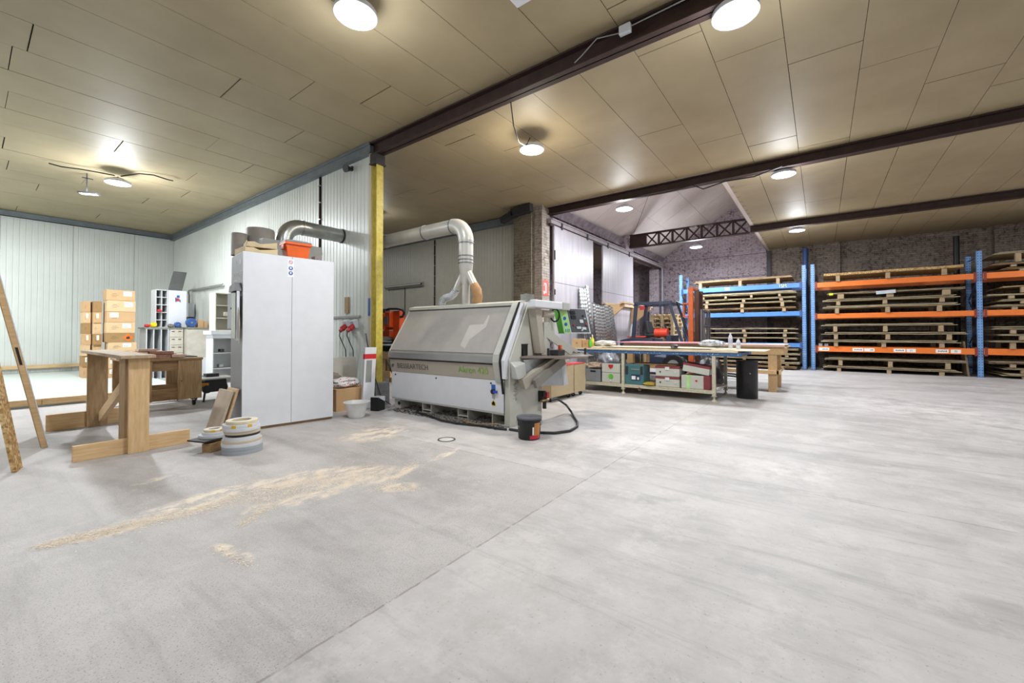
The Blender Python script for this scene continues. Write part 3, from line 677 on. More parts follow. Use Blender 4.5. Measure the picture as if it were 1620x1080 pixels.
MB(o).tube(P_, .125, 24).build('elbow', M_galv, t)
MB(o).tube([(3.46, 7.08, 3.0), (4.18, 7.08, 3.0)], .122, 24).build('pipe', M_galv, t)
for x in (3.45, 4.17): MB(o).tube([(x, 7.08, 3.0), (x+.025, 7.08, 3.0)], .131, 24).build('clamp', M_dark if x > 4 else M_galv, t)

# ---- yellow post on a concrete block
t = T('steel_post', (4.22, 6.02, 0), 'yellow painted steel post at the end of the ribbed partition', 'post'); o = t.location
M_yel = mat('worn yellow paint', '#bfae4c', .5, var=.2, scale=14)
MB(o).box((4.155, 5.955, .381), (4.285, 5.975, 4.05)).box((4.155, 6.065, .381), (4.285, 6.085, 4.05)).box((4.20, 5.975, .381), (4.24, 6.065, 4.05)).build('column', M_yel, t, .002)
MB(o).box((4.10, 5.92, 4.05), (4.32, 6.10, 4.07)).box((4.12, 5.93, 4.07), (4.30, 6.10, 4.218)).build('head_plate', M_dark, t, .002)
tag(MB().box((4.09, 5.86, 0), (4.36, 6.14, .38)).build('concrete_block', mat('grey concrete block', '#7e7e80', .85, var=.15, scale=20), bevel=.006), 'grey concrete block under the yellow post', 'block')
S(MB().box((4.14, 6.09, .0), (4.33, 6.15, 4.26)).build('trim_18', wood('pale edge board', '#b7ab8c', '#c9bd9d', (18, 18, 2), knots=False)), 'pale edge strip of the partition')
tag(MB().box((4.135, 6.10, 1.50), (4.154, 6.155, 1.80)).box((4.128, 6.11, 1.53), (4.136, 6.145, 1.57)).build('thermometer', mat('blue tag', '#2f5fae', .5)), 'small blue and white strip fixed beside the yellow post', 'tag')
# conduit on the partition and small fittings
def conduit(name, x, y, z0, z1, label, side=-1):
    t = T(name, (x, y, z0), label, 'conduit'); m = MB((x, y, z0))
    m.box((x+side*.01, y-.025, z0), (x, y-.008, z1)).box((x+side*.01, y+.008, z0), (x, y+.025, z1)); m.build('rail', M_dark, t)
    m = MB((x, y, z0)); m.tube([(x+side*.02, y, z0), (x+side*.02, y, z1)], .016, 8); m.build('pipe', M_brown, t)
    m = MB((x, y, z0)); z = z0+.1
    while z < z1-.1: m.box((x+side*.04, y-.035, z), (x, y+.035, z+.02)); z += .33
    m.build('clip', M_galv, t)
conduit('cable_riser', 4.2, 7.84, 2.0, 4.27, 'dark vertical cable riser on the partition above the tall cabinet')
conduit('cable_riser', 9.1, 9.92, .3, 4.2, 'dark vertical cable riser on the ribbed wall behind the machine')
t = T('wall_sensor', (4.2, 6.75, 4.16), 'small black siren on the partition near the yellow post', 'siren')
MB().box((-.03, -.03, -.03), (0, .03, .05)).build('bracket', M_dark, t); MB().cyl((-.03, 0, 0), (-.15, -.02, -.03), .03, .07, n=16).build('horn', M_black, t)
t = T('cable_trunking', (4.2, 7.0, 1.5), 'grey horizontal trunking on the partition above the red sockets', 'trunking')
MB().box((-.03, -.53, -.02), (0, .75, .02)).build('duct', mat('grey trunking', '#8f8f8b', .5), t, .002)
tag(MB().box((4.178, 6.82, 1.57), (4.1998, 6.95, 1.86)).build('wood_strip', M_pine2), 'small brown wooden plate screwed to the partition above the trunking', 'plate')
for y, lb in ((6.84, 'left one of the two white and red wall sockets'), (6.60, 'right one of the two white and red wall sockets')):
    t = T('power_socket', (4.2, y, 1.36), lb, 'socket', 'power sockets on the partition')
    MB().hexa([(-.05, -.055, -.06), (0, -.055, -.06), (0, .055, -.06), (-.05, .055, -.06), (-.11, -.055, .06), (0, -.055, .10), (0, .055, .10), (-.11, .055, .06)]).build('housing', M_whiteP, t, .004)
    MB().cyl((-.06, 0, -.02), (-.13, 0, -.08), .045, .05, n=16).cyl((-.13, 0, -.08), (-.17, 0, -.12), .036, .03, n=16).build('plug', M_red, t)
    MB().tube([(-.17, 0, -.12), (-.18, 0, -.2), (-.05, .02, -.45), (-.02, .03, -.9)], .008, 8).build('cable', M_black, t)

# ---- bits at the foot of the partition between cabinet and post
t = T('cardboard_box', (3.78, 6.16, 0), 'open brown cardboard box with a bag on it, to the right of the tall cabinet', 'box'); o = t.location
MB(o).box((3.45, 5.95, 0), (4.02, 6.4, .34)).build('body', M_card, t, .003); MB(o).box((3.43, 6.0, .341), (3.5, 6.4, .345)).build('flap', M_card, t)
slab('foam_sheet', [(3.60, 6.42, 0), (4.10, 6.42, 0), (4.10, 6.46, 0), (3.60, 6.46, 0)], (.02, .06, .80), mat('pale carton sheet', '#b9b6ad', .8), 'pale upright sheet standing behind the open cardboard box', 'sheet')
def sack(name, c, size, m_, label, cat, seed=1, rz=0, n=3):
    bm = bmesh.new(); bmesh.ops.create_icosphere(bm, subdivisions=n+1, radius=1); rr = random.Random(seed)
    from mathutils import noise as nz
    for v in bm.verts:
        p = v.co.copy(); f = 1+.22*nz.noise(p*2.1+Vector((seed*3.1, 0, 0)))+.10*nz.noise(p*5+Vector((0, seed, 0)))
        q = Vector((max(-1, min(1, p.x*1.25)), max(-1, min(1, p.y*1.25)), p.z))*f
        v.co = Vector((q.x*size[0]/2, q.y*size[1]/2, max(0, (q.z*.5+.5)*size[2])))
    for f in bm.faces: f.smooth = True
    me = bpy.data.meshes.new(name); bm.to_mesh(me); bm.free(); me.materials.append(m_)
    ob = bpy.data.objects.new(name, me); C.objects.link(ob); ob.location = c; ob.rotation_euler = (0, 0, rz); return tag(ob, label, cat)
def dotted(name, base, dot, scale=30):
    k = NT(name); vo = k.n('ShaderNodeTexVoronoi'); vo.inputs['Scale'].default_value = scale; k.l(k.co.outputs['Object'], vo.inputs['Vector'])
    c = k.mix(k.math('LESS_THAN', vo.outputs['Distance'], .28), base, dot); k.l(c, k.b.inputs['Base Color']); k.b.inputs['Roughness'].default_value = .7; k.bump(k.noise(14, 5), .6, .03); return k.m
sack('printed_bag', (3.68, 6.10, .342), (.40, .22, .16), dotted('white bag red dots', '#dcd9da', '#b63a4a', 26), 'white bag with red print slumped on the open cardboard box', 'bag', 2)
sack('brown_bag', (3.62, 6.31, .346), (.22, .10, .22), mat('grey brown paper', '#857c74', .8), 'grey-brown bag standing behind the printed bag', 'bag', 5)
t = T('product_carton', (3.98, 5.83, 0), 'long white carton with a red end leaning against the yellow post', 'carton'); o = t.location
bt = [Vector((3.82, 5.83, .005)), Vector((4.01, 5.80, .005)), Vector((4.02, 5.86, .005)), Vector((3.83, 5.89, .005))]; u_ = Vector((.09, .06, .98))
def sg(a, b, grow=0): return [p+u_*a+(p-Vector((3.965, 5.85, 0)))*0 for p in bt]+[p+u_*b for p in bt]
MB(o).hexa(sg(0, .80)).build('body', M_white, t, .002)
MB(o).hexa(sg(.801, .88)).build('band', mat('signal red print', '#cc1f26', .5), t); MB(o).hexa(sg(.881, .99)).build('end', M_white, t, .002)
ctr = lambda a, dx, dy: Vector((3.955, 5.812, .005))+u_*a+Vector((dx, dy, 0))
MB(o).hexa([ctr(a, dx, dy) for a in (.42, .78) for dx, dy in ((-.105, .013), (-.01, -.003), (-.009, .0), (-.104, .017))]).build('picture', M_grey, t)
t = T('tile_box', (3.93, 5.58, 0), 'small black carton with a white corner on the floor by the grey block', 'box', rz=.35)
MB().box((-.09, -.07, 0), (.09, .07, .21)).build('body', M_black, t, .003); MB().prism([(-.088, .215), (.088, .215), (.088, .13)], 'y', -.0725, -.0705).build('flash', M_white, t)
MB().box((-.085, -.065, .2105), (.085, .065, .2135)).build('lid', mat('carton top grey', '#b5b5b2', .7), t)
t = T('wash_tub', (3.42, 5.36, 0), 'round white plastic tub on the floor at the right foot of the tall cabinet', 'tub')
MB().lathe([(0, .002), (.105, .002), (.115, .02), (.158, .205), (.18, .212), (.182, .222), (.156, .222), (.148, .21), (.108, .03), (0, .024)], n=40).build('bowl', mat('white tub plastic', '#dcdcda', .35), t)
slab('grey_plank', [(4.05, 6.22, 0), (4.12, 6.20, 0), (4.13, 6.24, 0), (4.06, 6.26, 0)], (.04, -.08, .9), M_pine, 'narrow timber batten leaning behind the white carton', 'batten')

# ---- far left: cartons on the platform
def carton(x, y, z, w_, d2, h, m_, lab=None, symbol=False, label='', grp=None, text_side=True):
    t = T('carton', (x, y, z), label, 'box', grp)
    MB().box((0, 0, 0), (w_, d2, h)).build('body', m_, t, .004)
    if lab is not None:
        s_ = MB().box((w_*lab, -.0015, h*.45), (w_*lab+w_*.30, -.0002, h*.88)).build('paper_label', M_label, t)
        m = MB()
        for i in range(3): m.box((w_*lab+.015, -.0022, h*(.52+.1*i)), (w_*lab+w_*(.24 if i % 2 else .18), -.0016, h*(.55+.1*i)))
        m.build('print', M_ink, s_)
    m = MB()
    for i, (a, b) in enumerate(((.18, .34), (.16, .42), (.2, .36))): m.box((w_*a, -.0012, h*(.35+.13*i)), (w_*b, -.0002, h*(.37+.13*i)))
    m.build('stamp', M_ink, t)
    if symbol:
        cx_, cz = w_*.76, h*.5; q = .095
        s_ = MB().prism([(cx_-q, cz), (cx_, cz-q), (cx_+q, cz), (cx_, cz+q)], 'y', -.0018, -.0002).build('hazard_sign', mat('orange sign', '#e06a1e', .5), t)
        MB().prism([(cx_-.03, cz-.035), (cx_+.03, cz-.035), (cx_+.035, cz-.005), (cx_+.012, cz+.045), (cx_+.003, cz+.015), (cx_-.018, cz+.03), (cx_-.035, cz-.005)], 'y', -.0028, -.0019).build('flame', M_ink, s_)
    return t
zz = [.131, .36, .62, .77, .99, 1.22, 1.48, 1.74, 2.01]
rr_ = random.Random(8)
lbs = ['lowest carton of the front column on the platform', 'second carton from the bottom of the front column', 'half-hidden third carton from the bottom of the front column', 'fourth carton from the bottom of the front column, behind the trestle top', 'carton with the orange flame symbol in the front column', 'carton just above the one with the orange symbol', 'carton third from the top of the front column, label at the left', 'carton second from the top of the front column, label at the right', 'topmost carton of the front column of boxes']
M_cardD = mat('darker cardboard', '#98774c', .85, var=.06)
for i, z in enumerate(zz):
    h = (zz[i+1] if i < len(zz)-1 else 2.27)-z-.004
    dx = (0, 0, .0, .03, -.01, -.005, 0, .0, -.01)[i]
    carton(2.09+dx, 13.75, z, .52, .40, h, M_cardD if i == 4 else (M_card2 if i % 2 else M_card), (.12, .14, None, .5, None, .55, .1, .6, .58)[i], i == 4, lbs[i], 'cartons in the front column')
for cxn, x0, w_, top, y0 in (('left', 1.755, .13, 7, 14.2), ('middle', 1.905, .145, 7, 14.0)):
    for i in range(top):
        h = .262
        jx = rr_.uniform(-.006, .006)
        carton(x0+jx, y0+rr_.uniform(-.03, .03), .131+i*(h+.003), w_-.005, .45, h, (M_cardD, M_card, M_card2)[(i*2+(cxn == 'left')) % 3], .35 if (i+len(cxn)) % 2 else None, False, 'carton on level %s of the %s narrow column' % (('one', 'two', 'three', 'four', 'five', 'six', 'seven')[i], cxn), 'cartons in the narrow columns')

# ---- far corner furniture: pigeonholes, drawers, cupboards
M_mel = mat('white melamine', '#d3d5d6', .45, var=.03); M_cream = mat('cream front', '#c9c3b4', .5, var=.04); M_gtop = mat('grey green top', '#7f8074', .6)
def openbox(m, x0, x1, y0, y1, z0, z1, th=.018, nx=1, nz=1, back=True):
    m.box((x0, y0, z0), (x0+th, y1, z1)).box((x1-th, y0, z0), (x1, y1, z1)).box((x0+th, y0, z0), (x1-th, y1, z0+th)).box((x0+th, y0, z1-th), (x1-th, y1, z1))
    if back: m.box((x0+th, y1-.008, z0+th), (x1-th, y1, z1-th))
    for i in range(1, nx): xx = x0+(x1-x0)*i/nx; m.box((xx-th/2, y0+.004, z0+th), (xx+th/2, y1-.01, z1-th))
    for i in range(1, nz): z_ = z0+(z1-z0)*i/nz; m.box((x0+th, y0+.002, z_-th/2), (x1-th, y1-.01, z_+th/2))
    return m
t = T('pigeonhole_counter', (3.0, 14.0, 0), 'white low unit with three upright pigeonholes under a grey top', 'cabinet'); o = t.location
openbox(MB(o), 2.84, 3.30, 13.85, 14.5, .0, 1.33, nx=3).build('carcass', M_mel, t); MB(o).box((2.80, 13.83, 1.331), (3.31, 14.5, 1.36)).build('top', M_gtop, t)
t = T('drawer_unit', (3.45, 14.0, 0), 'cream drawer unit between the pigeonholes and the beige cupboard', 'drawers'); o = t.location
MB(o).box((3.315, 13.87, 0), (3.615, 14.5, 1.33)).build('carcass', M_mel, t); MB(o).box((3.312, 13.84, 1.331), (3.60, 14.5, 1.36)).build('top', M_gtop, t)
for i in range(6):
    dr = MB(o).box((3.325, 13.85, .06+i*.21), (3.605, 13.868, .26+i*.21)).build('drawer', M_cream, t, .002)
    MB(o).box((3.36, 13.838, .2+i*.21), (3.42, 13.849, .215+i*.21)).box((3.5, 13.838, .2+i*.21), (3.56, 13.849, .215+i*.21)).build('handle', M_dark, dr)
t = T('beige_cupboard', (3.9, 13.7, 0), 'wide beige cupboard with a dark top at the far end of the partition', 'cupboard'); o = t.location
MB(o).box((3.63, 13.62, .42), (4.17, 14.01, 1.33)).build('body', mat('beige cupboard paint', '#c2bcb0', .5), t, .003); MB(o).box((3.62, 13.60, 1.331), (4.18, 14.01, 1.37)).build('top', M_gtop, t)
MB(o).box((3.64, 13.66, 0), (4.16, 14.0, .418)).build('base', M_black, t)
t = T('small_white_chest', (3.95, 13.4, 0), 'low white cabinet standing in front of the beige cupboard', 'cabinet'); o = t.location
MB(o).box((3.72, 13.30, .07), (4.12, 13.595, .55)).build('body', M_white, t, .003); MB(o).box((3.74, 13.32, 0), (4.10, 13.59, .07)).build('plinth', M_black, t)
t = T('sorting_rack', (3.35, 14.2, 1.36), 'white sorting rack with eight open slots and a solid door, on the counter', 'rack'); o = t.location
openbox(MB(o), 3.06, 3.32, 14.05, 14.48, 1.362, 2.37, nx=2, nz=5).build('slots', M_mel, t); MB(o).box((3.325, 14.03, 1.362), (3.72, 14.48, 2.37)).build('cabinet_part', M_white, t, .003)
MB(o).box((3.50, 14.017, 2.18), (3.56, 14.0195, 2.24)).box((3.47, 14.017, 2.06), (3.49, 14.0195, 2.18)).box((3.56, 14.017, 2.06), (3.58, 14.0195, 2.12)).build('sticker', sblue, t)
MB(o).cyl((3.52, 14.017, 2.12), (3.52, 14.0195, 2.12), .04, n=16).build('sticker', sred, t)
t = T('louvre_panel', (3.5, 14.25, 2.372), 'grey louvred panel leaning on top of the sorting rack', 'panel'); o = t.location
b_ = [Vector((3.36, 14.2, 2.374)), Vector((3.66, 14.2, 2.374)), Vector((3.66, 14.24, 2.374)), Vector((3.36, 14.24, 2.374))]; uv = Vector((.16, .2, .56))
MB(o).hexa(b_+[p+uv for p in b_]).build('frame', mat('louvre grey', '#5a5b5a', .6), t)
m = MB(o)
for i in range(11):
    p = Vector((3.38, 14.196, 2.374))+uv*(.05+.085*i); m.bar(p, p+Vector((.26, 0, 0)), .012, .01)
m.build('slat', mat('slat grey', '#6d6e6c', .6), t)
# small items on the counter
tag(sack('yellow_bag', (3.0, 13.93, 1.361), (.13, .1, .13), mat('yellow plastic', '#e0c41f', .4), 'crumpled yellow item on the grey counter top', 'bag', 7), 'crumpled yellow item on the grey counter top', 'bag')
sack('woollen_hat', (2.87, 13.92, 1.361), (.1, .1, .08), mat('red fabric', '#c41f2b', .6), 'red woollen hat lying left of the yellow item on the counter', 'hat', 9)
sack('red_cloth', (3.125, 13.99, 1.772), (.09, .1, .07), mat('red fabric', '#c41f2b', .6), 'red cloth stuffed in a slot of the sorting rack', 'cloth', 11)
for (x, y, r, lb) in ((3.76, 13.78, .12, 'round blue machine guard on the beige cupboard top, the larger one'), (3.50, 13.93, .07, 'smaller round blue guard half behind the larger one')):
    t = T('bench_grinder', (x, y, 1.371 if x > 3.62 else 1.361), lb, 'grinder', 'blue grinders on the cupboard')
    MB().cyl((0, -.06, r+.01), (0, .06, r+.01), r, n=28).build('guard', mat('blue enamel', '#33599a', .4), t, .01); MB().cyl((0, -.07, r+.01), (0, -.061, r+.01), r*.25, n=16).build('hub', M_galv, t); MB().box((-r*.7, -.07, 0), (r*.7, .07, .02)).build('foot', M_dark, t)
for x, w_, h, lb in ((3.905, .13, .21, 'larger brown carton at the right end of the beige cupboard top'), (4.045, .09, .17, 'smaller brown carton by the wall on the beige cupboard top')):
    t = T('carton', (x, 13.75, 1.372), lb, 'box', 'cartons on the cupboard'); MB().box((0, 0, 0), (w_, .22, h)).build('body', M_card, t, .002)
sack('tool_heap', (3.35, 13.92, 1.361), (.12, .1, .1), mat('grey odds', '#77736c', .6, var=.5, scale=40), 'heap of small tools on the drawer unit top', 'tools', 4)
t = T('electric_box', (4.17, 15.2, 1.9), 'white electric box with a green label on the partition in the far corner', 'box')
MB().box((-.16, -.22, -.2), (0, .22, .2)).build('body', M_whiteP, t, .005); MB().box((-.163, -.02, -.12), (-.1605, .18, .14)).build('label', mat('pale green label', '#9cc9ae', .6), t); MB().box((-.12, -.12, -.28), (0, .12, -.2)).build('gland', M_dark, t)
MB().tube([(-.06, .1, .2), (-.06, .1, .45), (-.06, .16, .56), (-.06, .1, .60), (-.05, -2.5, .58)], .018, 8).tube([(-.03, .15, .2), (-.03, .15, .45), (-.03, .2, .62), (-.03, -2.5, .61)], .014, 8).build('conduit', mat('grey conduit', '#8b8b88', .5), t)
# open shelf beside the cabinet
t = T('open_shelf', (3.9, 11.7, 0), 'white open shelf unit with small parts seen past the tall cabinet', 'shelf'); o = t.location
openbox(MB(o), 3.56, 4.15, 11.5, 11.95, 0, 1.10, nz=3).build('base_shelf', M_mel, t)
openbox(MB(o), 3.62, 4.15, 11.55, 11.95, 1.27, 2.18, nz=3, back=True).build('top_shelf', M_cream, t)
MB(o).box((3.5, 11.42, 1.18), (4.15, 11.95, 1.265)).box((3.56, 11.5, 1.10), (4.15, 11.95, 1.18)).build('counter', M_white, t, .002)
for (x, z, s_, m_, lb) in ((3.70, .395, .07, M_galv, 'small metal part on the lower white shelf'), (3.72, .76, .07, M_dark, 'dark small part on the upper white shelf'), (3.80, 1.63, .09, M_cream, 'cream box in the upper shelf')):
    tag(MB().rbox((x+.05, 11.62, z+s_/2), (s_*1.3, .1, s_), (0, 0, .2)).build('small_part', m_, bevel=.004), lb, 'part', 'small parts on the shelves')
# bench saw on the floor
t = T('bench_saw', (2.75, 8.85, 0), 'low black and yellow bench saw with a pale table behind the leaning boards', 'saw'); o = t.location
MB(o).rbox((2.75, 8.85, .40), (.56, .5, .025)).build('table', mat('pale alloy table', '#b9b7b0', .35, .5), t, .003)
MB(o).box((2.66, 8.9, .414), (2.86, 9.05, .47)).build('fence', M_dark, t, .003)
MB(o).rbox((2.76, 8.85, .27), (.30, .32, .22)).cyl((2.60, 8.62, .22), (2.60, 8.70, .22), .07, n=16).build('motor', M_black, t, .01)
MB(o).rbox((2.56, 8.72, .30), (.14, .12, .06)).build('guard', mat('yellow machine', '#c98a1c', .45), t, .005)
for x, y in ((2.55, 8.65), (2.95, 8.65), (2.55, 9.05), (2.95, 9.05)): MB(o).bar((x, y, .0), (2.75+(x-2.75)*.7, 8.85+(y-8.85)*.7, .39), .025, .025).build('leg', M_dark, t)
# cables and fittings on the left ceiling
def wire(name, pts, r, label, cat='cable', m_=M_black, grp=None):
    return tag(MB().tube(pts, r, 6).build(name, m_), label, cat, grp)
wire('ceiling_cable', [(.95, 11.6, 4.40), (1.1, 11.5, 4.36), (1.35, 11.45, 4.38), (1.6, 11.35, 4.37), (1.80, 11.25, 4.35)], .012, 'dark cable running left from the lamp over the platform')
wire('ceiling_cable', [(1.88, 11.2, 4.35), (2.1, 10.9, 4.40), (2.3, 10.8, 4.41), (2.5, 10.75, 4.37), (2.62, 10.85, 4.40)], .012, 'dark cable running right from the lamp over the platform')
t = T('flood_light', (1.52, 11.9, 4.05), 'small flat flood light hanging under the ceiling near the platform lamp', 'lamp')
MB().rbox((0, 0, 0), (.30, .14, .03), (0, 0, -.6)).build('head', M_dark, t); MB().rbox((0, 0, -.018), (.26, .11, .006), (0, 0, -.6)).build('glass', emit('flood glass', '#ffffff', 2.), t)
MB().bar((-.03, 0, .015), (-.03, 0, .399), .02, .02).bar((-.1, 0, .3), (.06, 0, .3), .02, .02).build('bracket', M_dark, t)
wire('ceiling_cable', [(1.92, 3.85, 4.435), (2.0, 3.75, 4.42), (2.15, 3.66, 4.43)], .008, 'thin cable feeding the lamp above the floor on the left')
# ================================================================== edge banding machine
o = (4.6, 4.3, 0)
t = T('edgebander', o, 'large grey edge banding machine with a dusty slanted hood and white front panel', 'machine')
M_hood = NT('dusty hood'); f = M_hood.noise(2.2, 6); f2 = M_hood.noise(1.2, 5, M_hood.mapping((1, 3, 8), (0, .4, 0)))
c = M_hood.ramp(f, [(.3, '#9c9894'), (.7, '#aeaaa5')]); c = M_hood.mix(M_hood.math('MULTIPLY', f2, .5), c, '#8b898c')
M_hood.l(c, M_hood.b.inputs['Base Color']); M_hood.b.inputs['Roughness'].default_value = .22; M_hood = M_hood.m
M_sand = mat('sand beige panel', '#aca497', .5, var=.04); M_mb = mat('machine body grey', '#b4b5b0', .5, var=.05)
M_alu = mat('satin aluminium', '#a3a4a4', .38, .6, var=.05)
Y0, Y1 = 3.42, 5.60
def prof(name, pts, y0, y1, m_, parent=t, bevel=.003, label=None):
    return MB(o).prism(pts, 'y', y0, y1).build(name, m_, parent, bevel, label)
prof('body', [(4.225, .17), (4.225, .80), (4.66, 1.60), (4.98, 1.60), (5.02, .17)], Y0+.01, Y1-.02, M_mb)
fp = prof('front_panel', [(4.205, .172), (4.205, .59), (4.224, .59), (4.224, .172)], 3.29, Y1-.005, M_white)
MB(o).box((4.207, 3.29, .150), (4.235, Y1-.005, .171)).build('lower_lip', M_mb, t)
prof('band', [(4.20, .592), (4.165, .79), (4.20, .79), (4.224, .592)], 3.33, Y1, M_sand)
prof('band_groove', [(4.155, .792), (4.15, .812), (4.22, .812), (4.22, .792)], 3.35, Y1, M_dark)
prof('lower_hood', [(4.135, .814), (4.145, .90), (4.175, .935), (4.22, .935), (4.22, .814)], 3.38, Y1+.01, M_alu, bevel=.004)
hood = prof('hood', [(4.170, .937), (4.575, 1.585), (4.60, 1.585), (4.215, .937)], 3.42, Y1+.005, M_hood, bevel=.004)
MB(o).poly([(4.2300, 4.0893, 1.0353), (4.4106, 4.0751, 1.3242), (4.4164, 3.8148, 1.3335), (4.4993, 3.7916, 1.4662), (4.4873, 3.7580, 1.4469), (4.3913, 3.7465, 1.2933), (4.2807, 3.9547, 1.1163), (4.2042, 3.9731, 0.9939)]).build('pale_patch', mat('hood patch', '#b6b3b0', .2, var=.06), hood, label='lighter hood patch')  # slightly lighter polygon lying in the hood face
prof('hood_cap', [(4.562, 1.587), (4.565, 1.635), (4.68, 1.66), (4.92, 1.64), (4.98, 1.602), (4.98, 1.587)], 3.33, Y1+.01, M_beige, bevel=.01)
prof('hood_gasket', [(4.556, 1.582), (4.556, 1.588), (4.60, 1.588), (4.60, 1.582)], 3.40, Y1+.012, M_dark)
prof('hood_end', [(4.160, .93), (4.57, 1.59), (4.60, 1.60), (4.66, 1.60), (4.225, .80), (4.16, .80)], Y1-.01, Y1+.012, M_mb)
# right end: cheek, rubber seal, white strip and end plate
prof('cheek', [(4.185, .56), (4.12, .83), (4.135, .93), (4.55, 1.62), (4.62, 1.62), (4.24, .93), (4.22, .56)], 3.30, 3.415, M_mb, bevel=.012)
prof('seal', [(4.18, .42), (4.11, .83), (4.13, .94), (4.54, 1.63), (4.56, 1.63), (4.155, .93), (4.14, .83), (4.205, .42)], 3.275, 3.298, M_rubber)
prof('edge_strip', [(4.15, .62), (4.13, .86), (4.55, 1.62), (4.63, 1.62), (4.24, .9), (4.21, .62)], 3.22, 3.272, M_white)
prof('end_plate', [(4.21, .0), (4.21, .86), (4.24, .9), (4.63, 1.60), (4.96, 1.60), (4.96, .0)], 3.19, 3.274, M_beige)
MB(o).box((4.46, 3.184, .905), (4.60, 3.1895, 1.05)).build('opening', M_black, t); MB(o).box((4.455, 3.182, 1.05), (4.61, 3.1895, 1.062)).box((4.48, 3.17, .905), (4.505, 3.183, .99)).build('opening_frame', M_dark, t)
m = MB(o)
rr = random.Random(5)
for i in range(26): m.box((4.27+rr.uniform(0, .07), 3.187, .33+i*.009), (4.30+rr.uniform(.01, .07), 3.1895, .334+i*.009))
m.build('rating_plate', mat('worn print', '#8c8a80', .6), t)
# feet: open steel tubes
def foot(y0, y1, z1, w2=.012, shelf=True, x1=5.0):
    m = MB(o).box((4.225, y0, 0), (x1, y0+w2, z1)).box((4.225, y1-w2, 0), (x1, y1, z1)).box((4.225, y0+w2, 0), (x1, y1-w2, w2)).box((4.225, y0+w2, z1-w2), (x1, y1-w2, z1))
    if shelf: m.box((4.225, y0+w2, z1*.28), (x1, y1-w2, z1*.28+w2))
    m.box((4.6, y0+w2, w2), (4.61, y1-w2, z1-w2))
    return m.build('foot_tube', M_beige, t, .001)
foot(4.68, 4.88, .149); foot(3.93, 4.13, .149); foot(3.278, 3.50, .149, shelf=False)
MB(o).box((4.235, 5.42, .0), (4.9, 5.56, .149)).build('foot_box', M_beige, t, .004); MB(o).cyl((4.234, 5.44, .085), (4.226, 5.44, .085), .028, n=16).build('plug', M_black, t)
for y in (5.50, 4.55, 3.50):
    MB(o).cyl((4.205, y, .545), (4.198, y, .545), .012, n=12).build('screw', M_black, t)
# main switch
sw = MB(o).box((4.199, 3.425, .455), (4.2045, 3.49, .53)).build('switch_plate', mat('switch blue', '#2764b8', .4), t)
MB(o).cyl((4.204, 3.455, .44), (4.175, 3.455, .44), .032, n=18).build('knob', M_black, sw); MB(o).box((4.17, 3.38, .425), (4.19, 3.44, .455)).build('lever', mat('switch blue 2', '#2b3fb4', .4), sw)
MB(o).prism([(3.425, .40), (3.485, .40), (3.475, .345), (3.435, .345)], 'x', 4.199, 4.2045).build('tag_plate', mat('tag grey', '#a7a9aa', .5), sw)
ws = MB(o).prism([(3.42, .262), (3.49, .262), (3.455, .325)], 'x', 4.2, 4.2045).cyl((4.2045, 3.455, .28), (4.2, 3.455, .28), .033, n=20).build('warning_sign', mat('warning yellow', '#e0b61c', .4), t)
MB(o).prism([(3.452, .264), (3.462, .285), (3.452, .285), (3.460, .31), (3.445, .282), (3.455, .282)], 'x', 4.197, 4.1995).build('flash', M_black, ws)
# lettering on the band
M_green = mat('logo green', '#7fae3a', .5); M_lg = mat('logo grey', '#5f5d58', .6)
bang = math.atan2(-.035, .198)
def band_text(body, size, y, m_, sx=1., z=.69):
    ob = text('lettering', body, size, (4.178-o[0]-.0025, y-o[1], z), (PI/2+.0, 0, -PI/2), m_, t, .0006, sx=sx)
    ob.rotation_euler = (Matrix.Rotation(-PI/2, 4, 'Z') @ Matrix.Rotation(PI/2+.17, 4, 'X')).to_euler(); return ob
band_text('BIESSEARTECH', .115, 5.06, M_lg, .98, .69); band_text('Akron 420', .125, 3.80, M_green, 1.0, .70)
m = MB(o)
for i in range(3): m.prism([(5.545-.02*i, .715), (5.535-.02*i, .715), (5.555-.02*i, .665), (5.562-.02*i, .665)], 'x', 4.166, 4.172)
m.build('logo_bars', M_lg, t)
# arm, column, control panel
MB(o).box((4.46, 2.96, 1.545), (5.16, 3.10, 1.645)).build('arm', M_white, t, .012); MB(o).box((5.161, 2.955, 1.54), (5.36, 3.105, 1.65)).build('arm_end', M_mb, t, .006)
MB(o).rbox((4.50, 3.12, 1.68), (.12, .14, .08)).cyl((4.46, 3.12, 1.66), (4.46, 3.12, 1.73), .02, n=10).build('bracket', M_galv, t)
MB(o).hexa([(4.74, 3.06, .93), (4.86, 3.06, .93), (4.86, 3.18, .93), (4.74, 3.18, .93), (4.60, 3.06, 1.54), (4.74, 3.06, 1.54), (4.74, 3.18, 1.54), (4.60, 3.18, 1.54)]).build('column', M_sand, t, .003)
MB(o).box((4.87, 3.09, .93), (5.02, 3.185, 1.36)).box((5.02, 3.10, 1.1), (5.16, 3.19, 1.5)).build('backplate', M_beige, t, .003)
MB(o).cyl((4.82, 3.10, 1.475), (5.02, 3.05, 1.475), .052, n=20).build('motor', M_sand, t)
mm = MB(o); mm.tube([Vector((5.05, 3.03, 1.46))+Vector((0, .035*math.cos(a)*1, 0))*2+Vector((.01, 0, .09*math.sin(a))) for a in [2*PI*i/16 for i in range(17)]], .012, 8)
mm.build('handwheel', M_black, t)
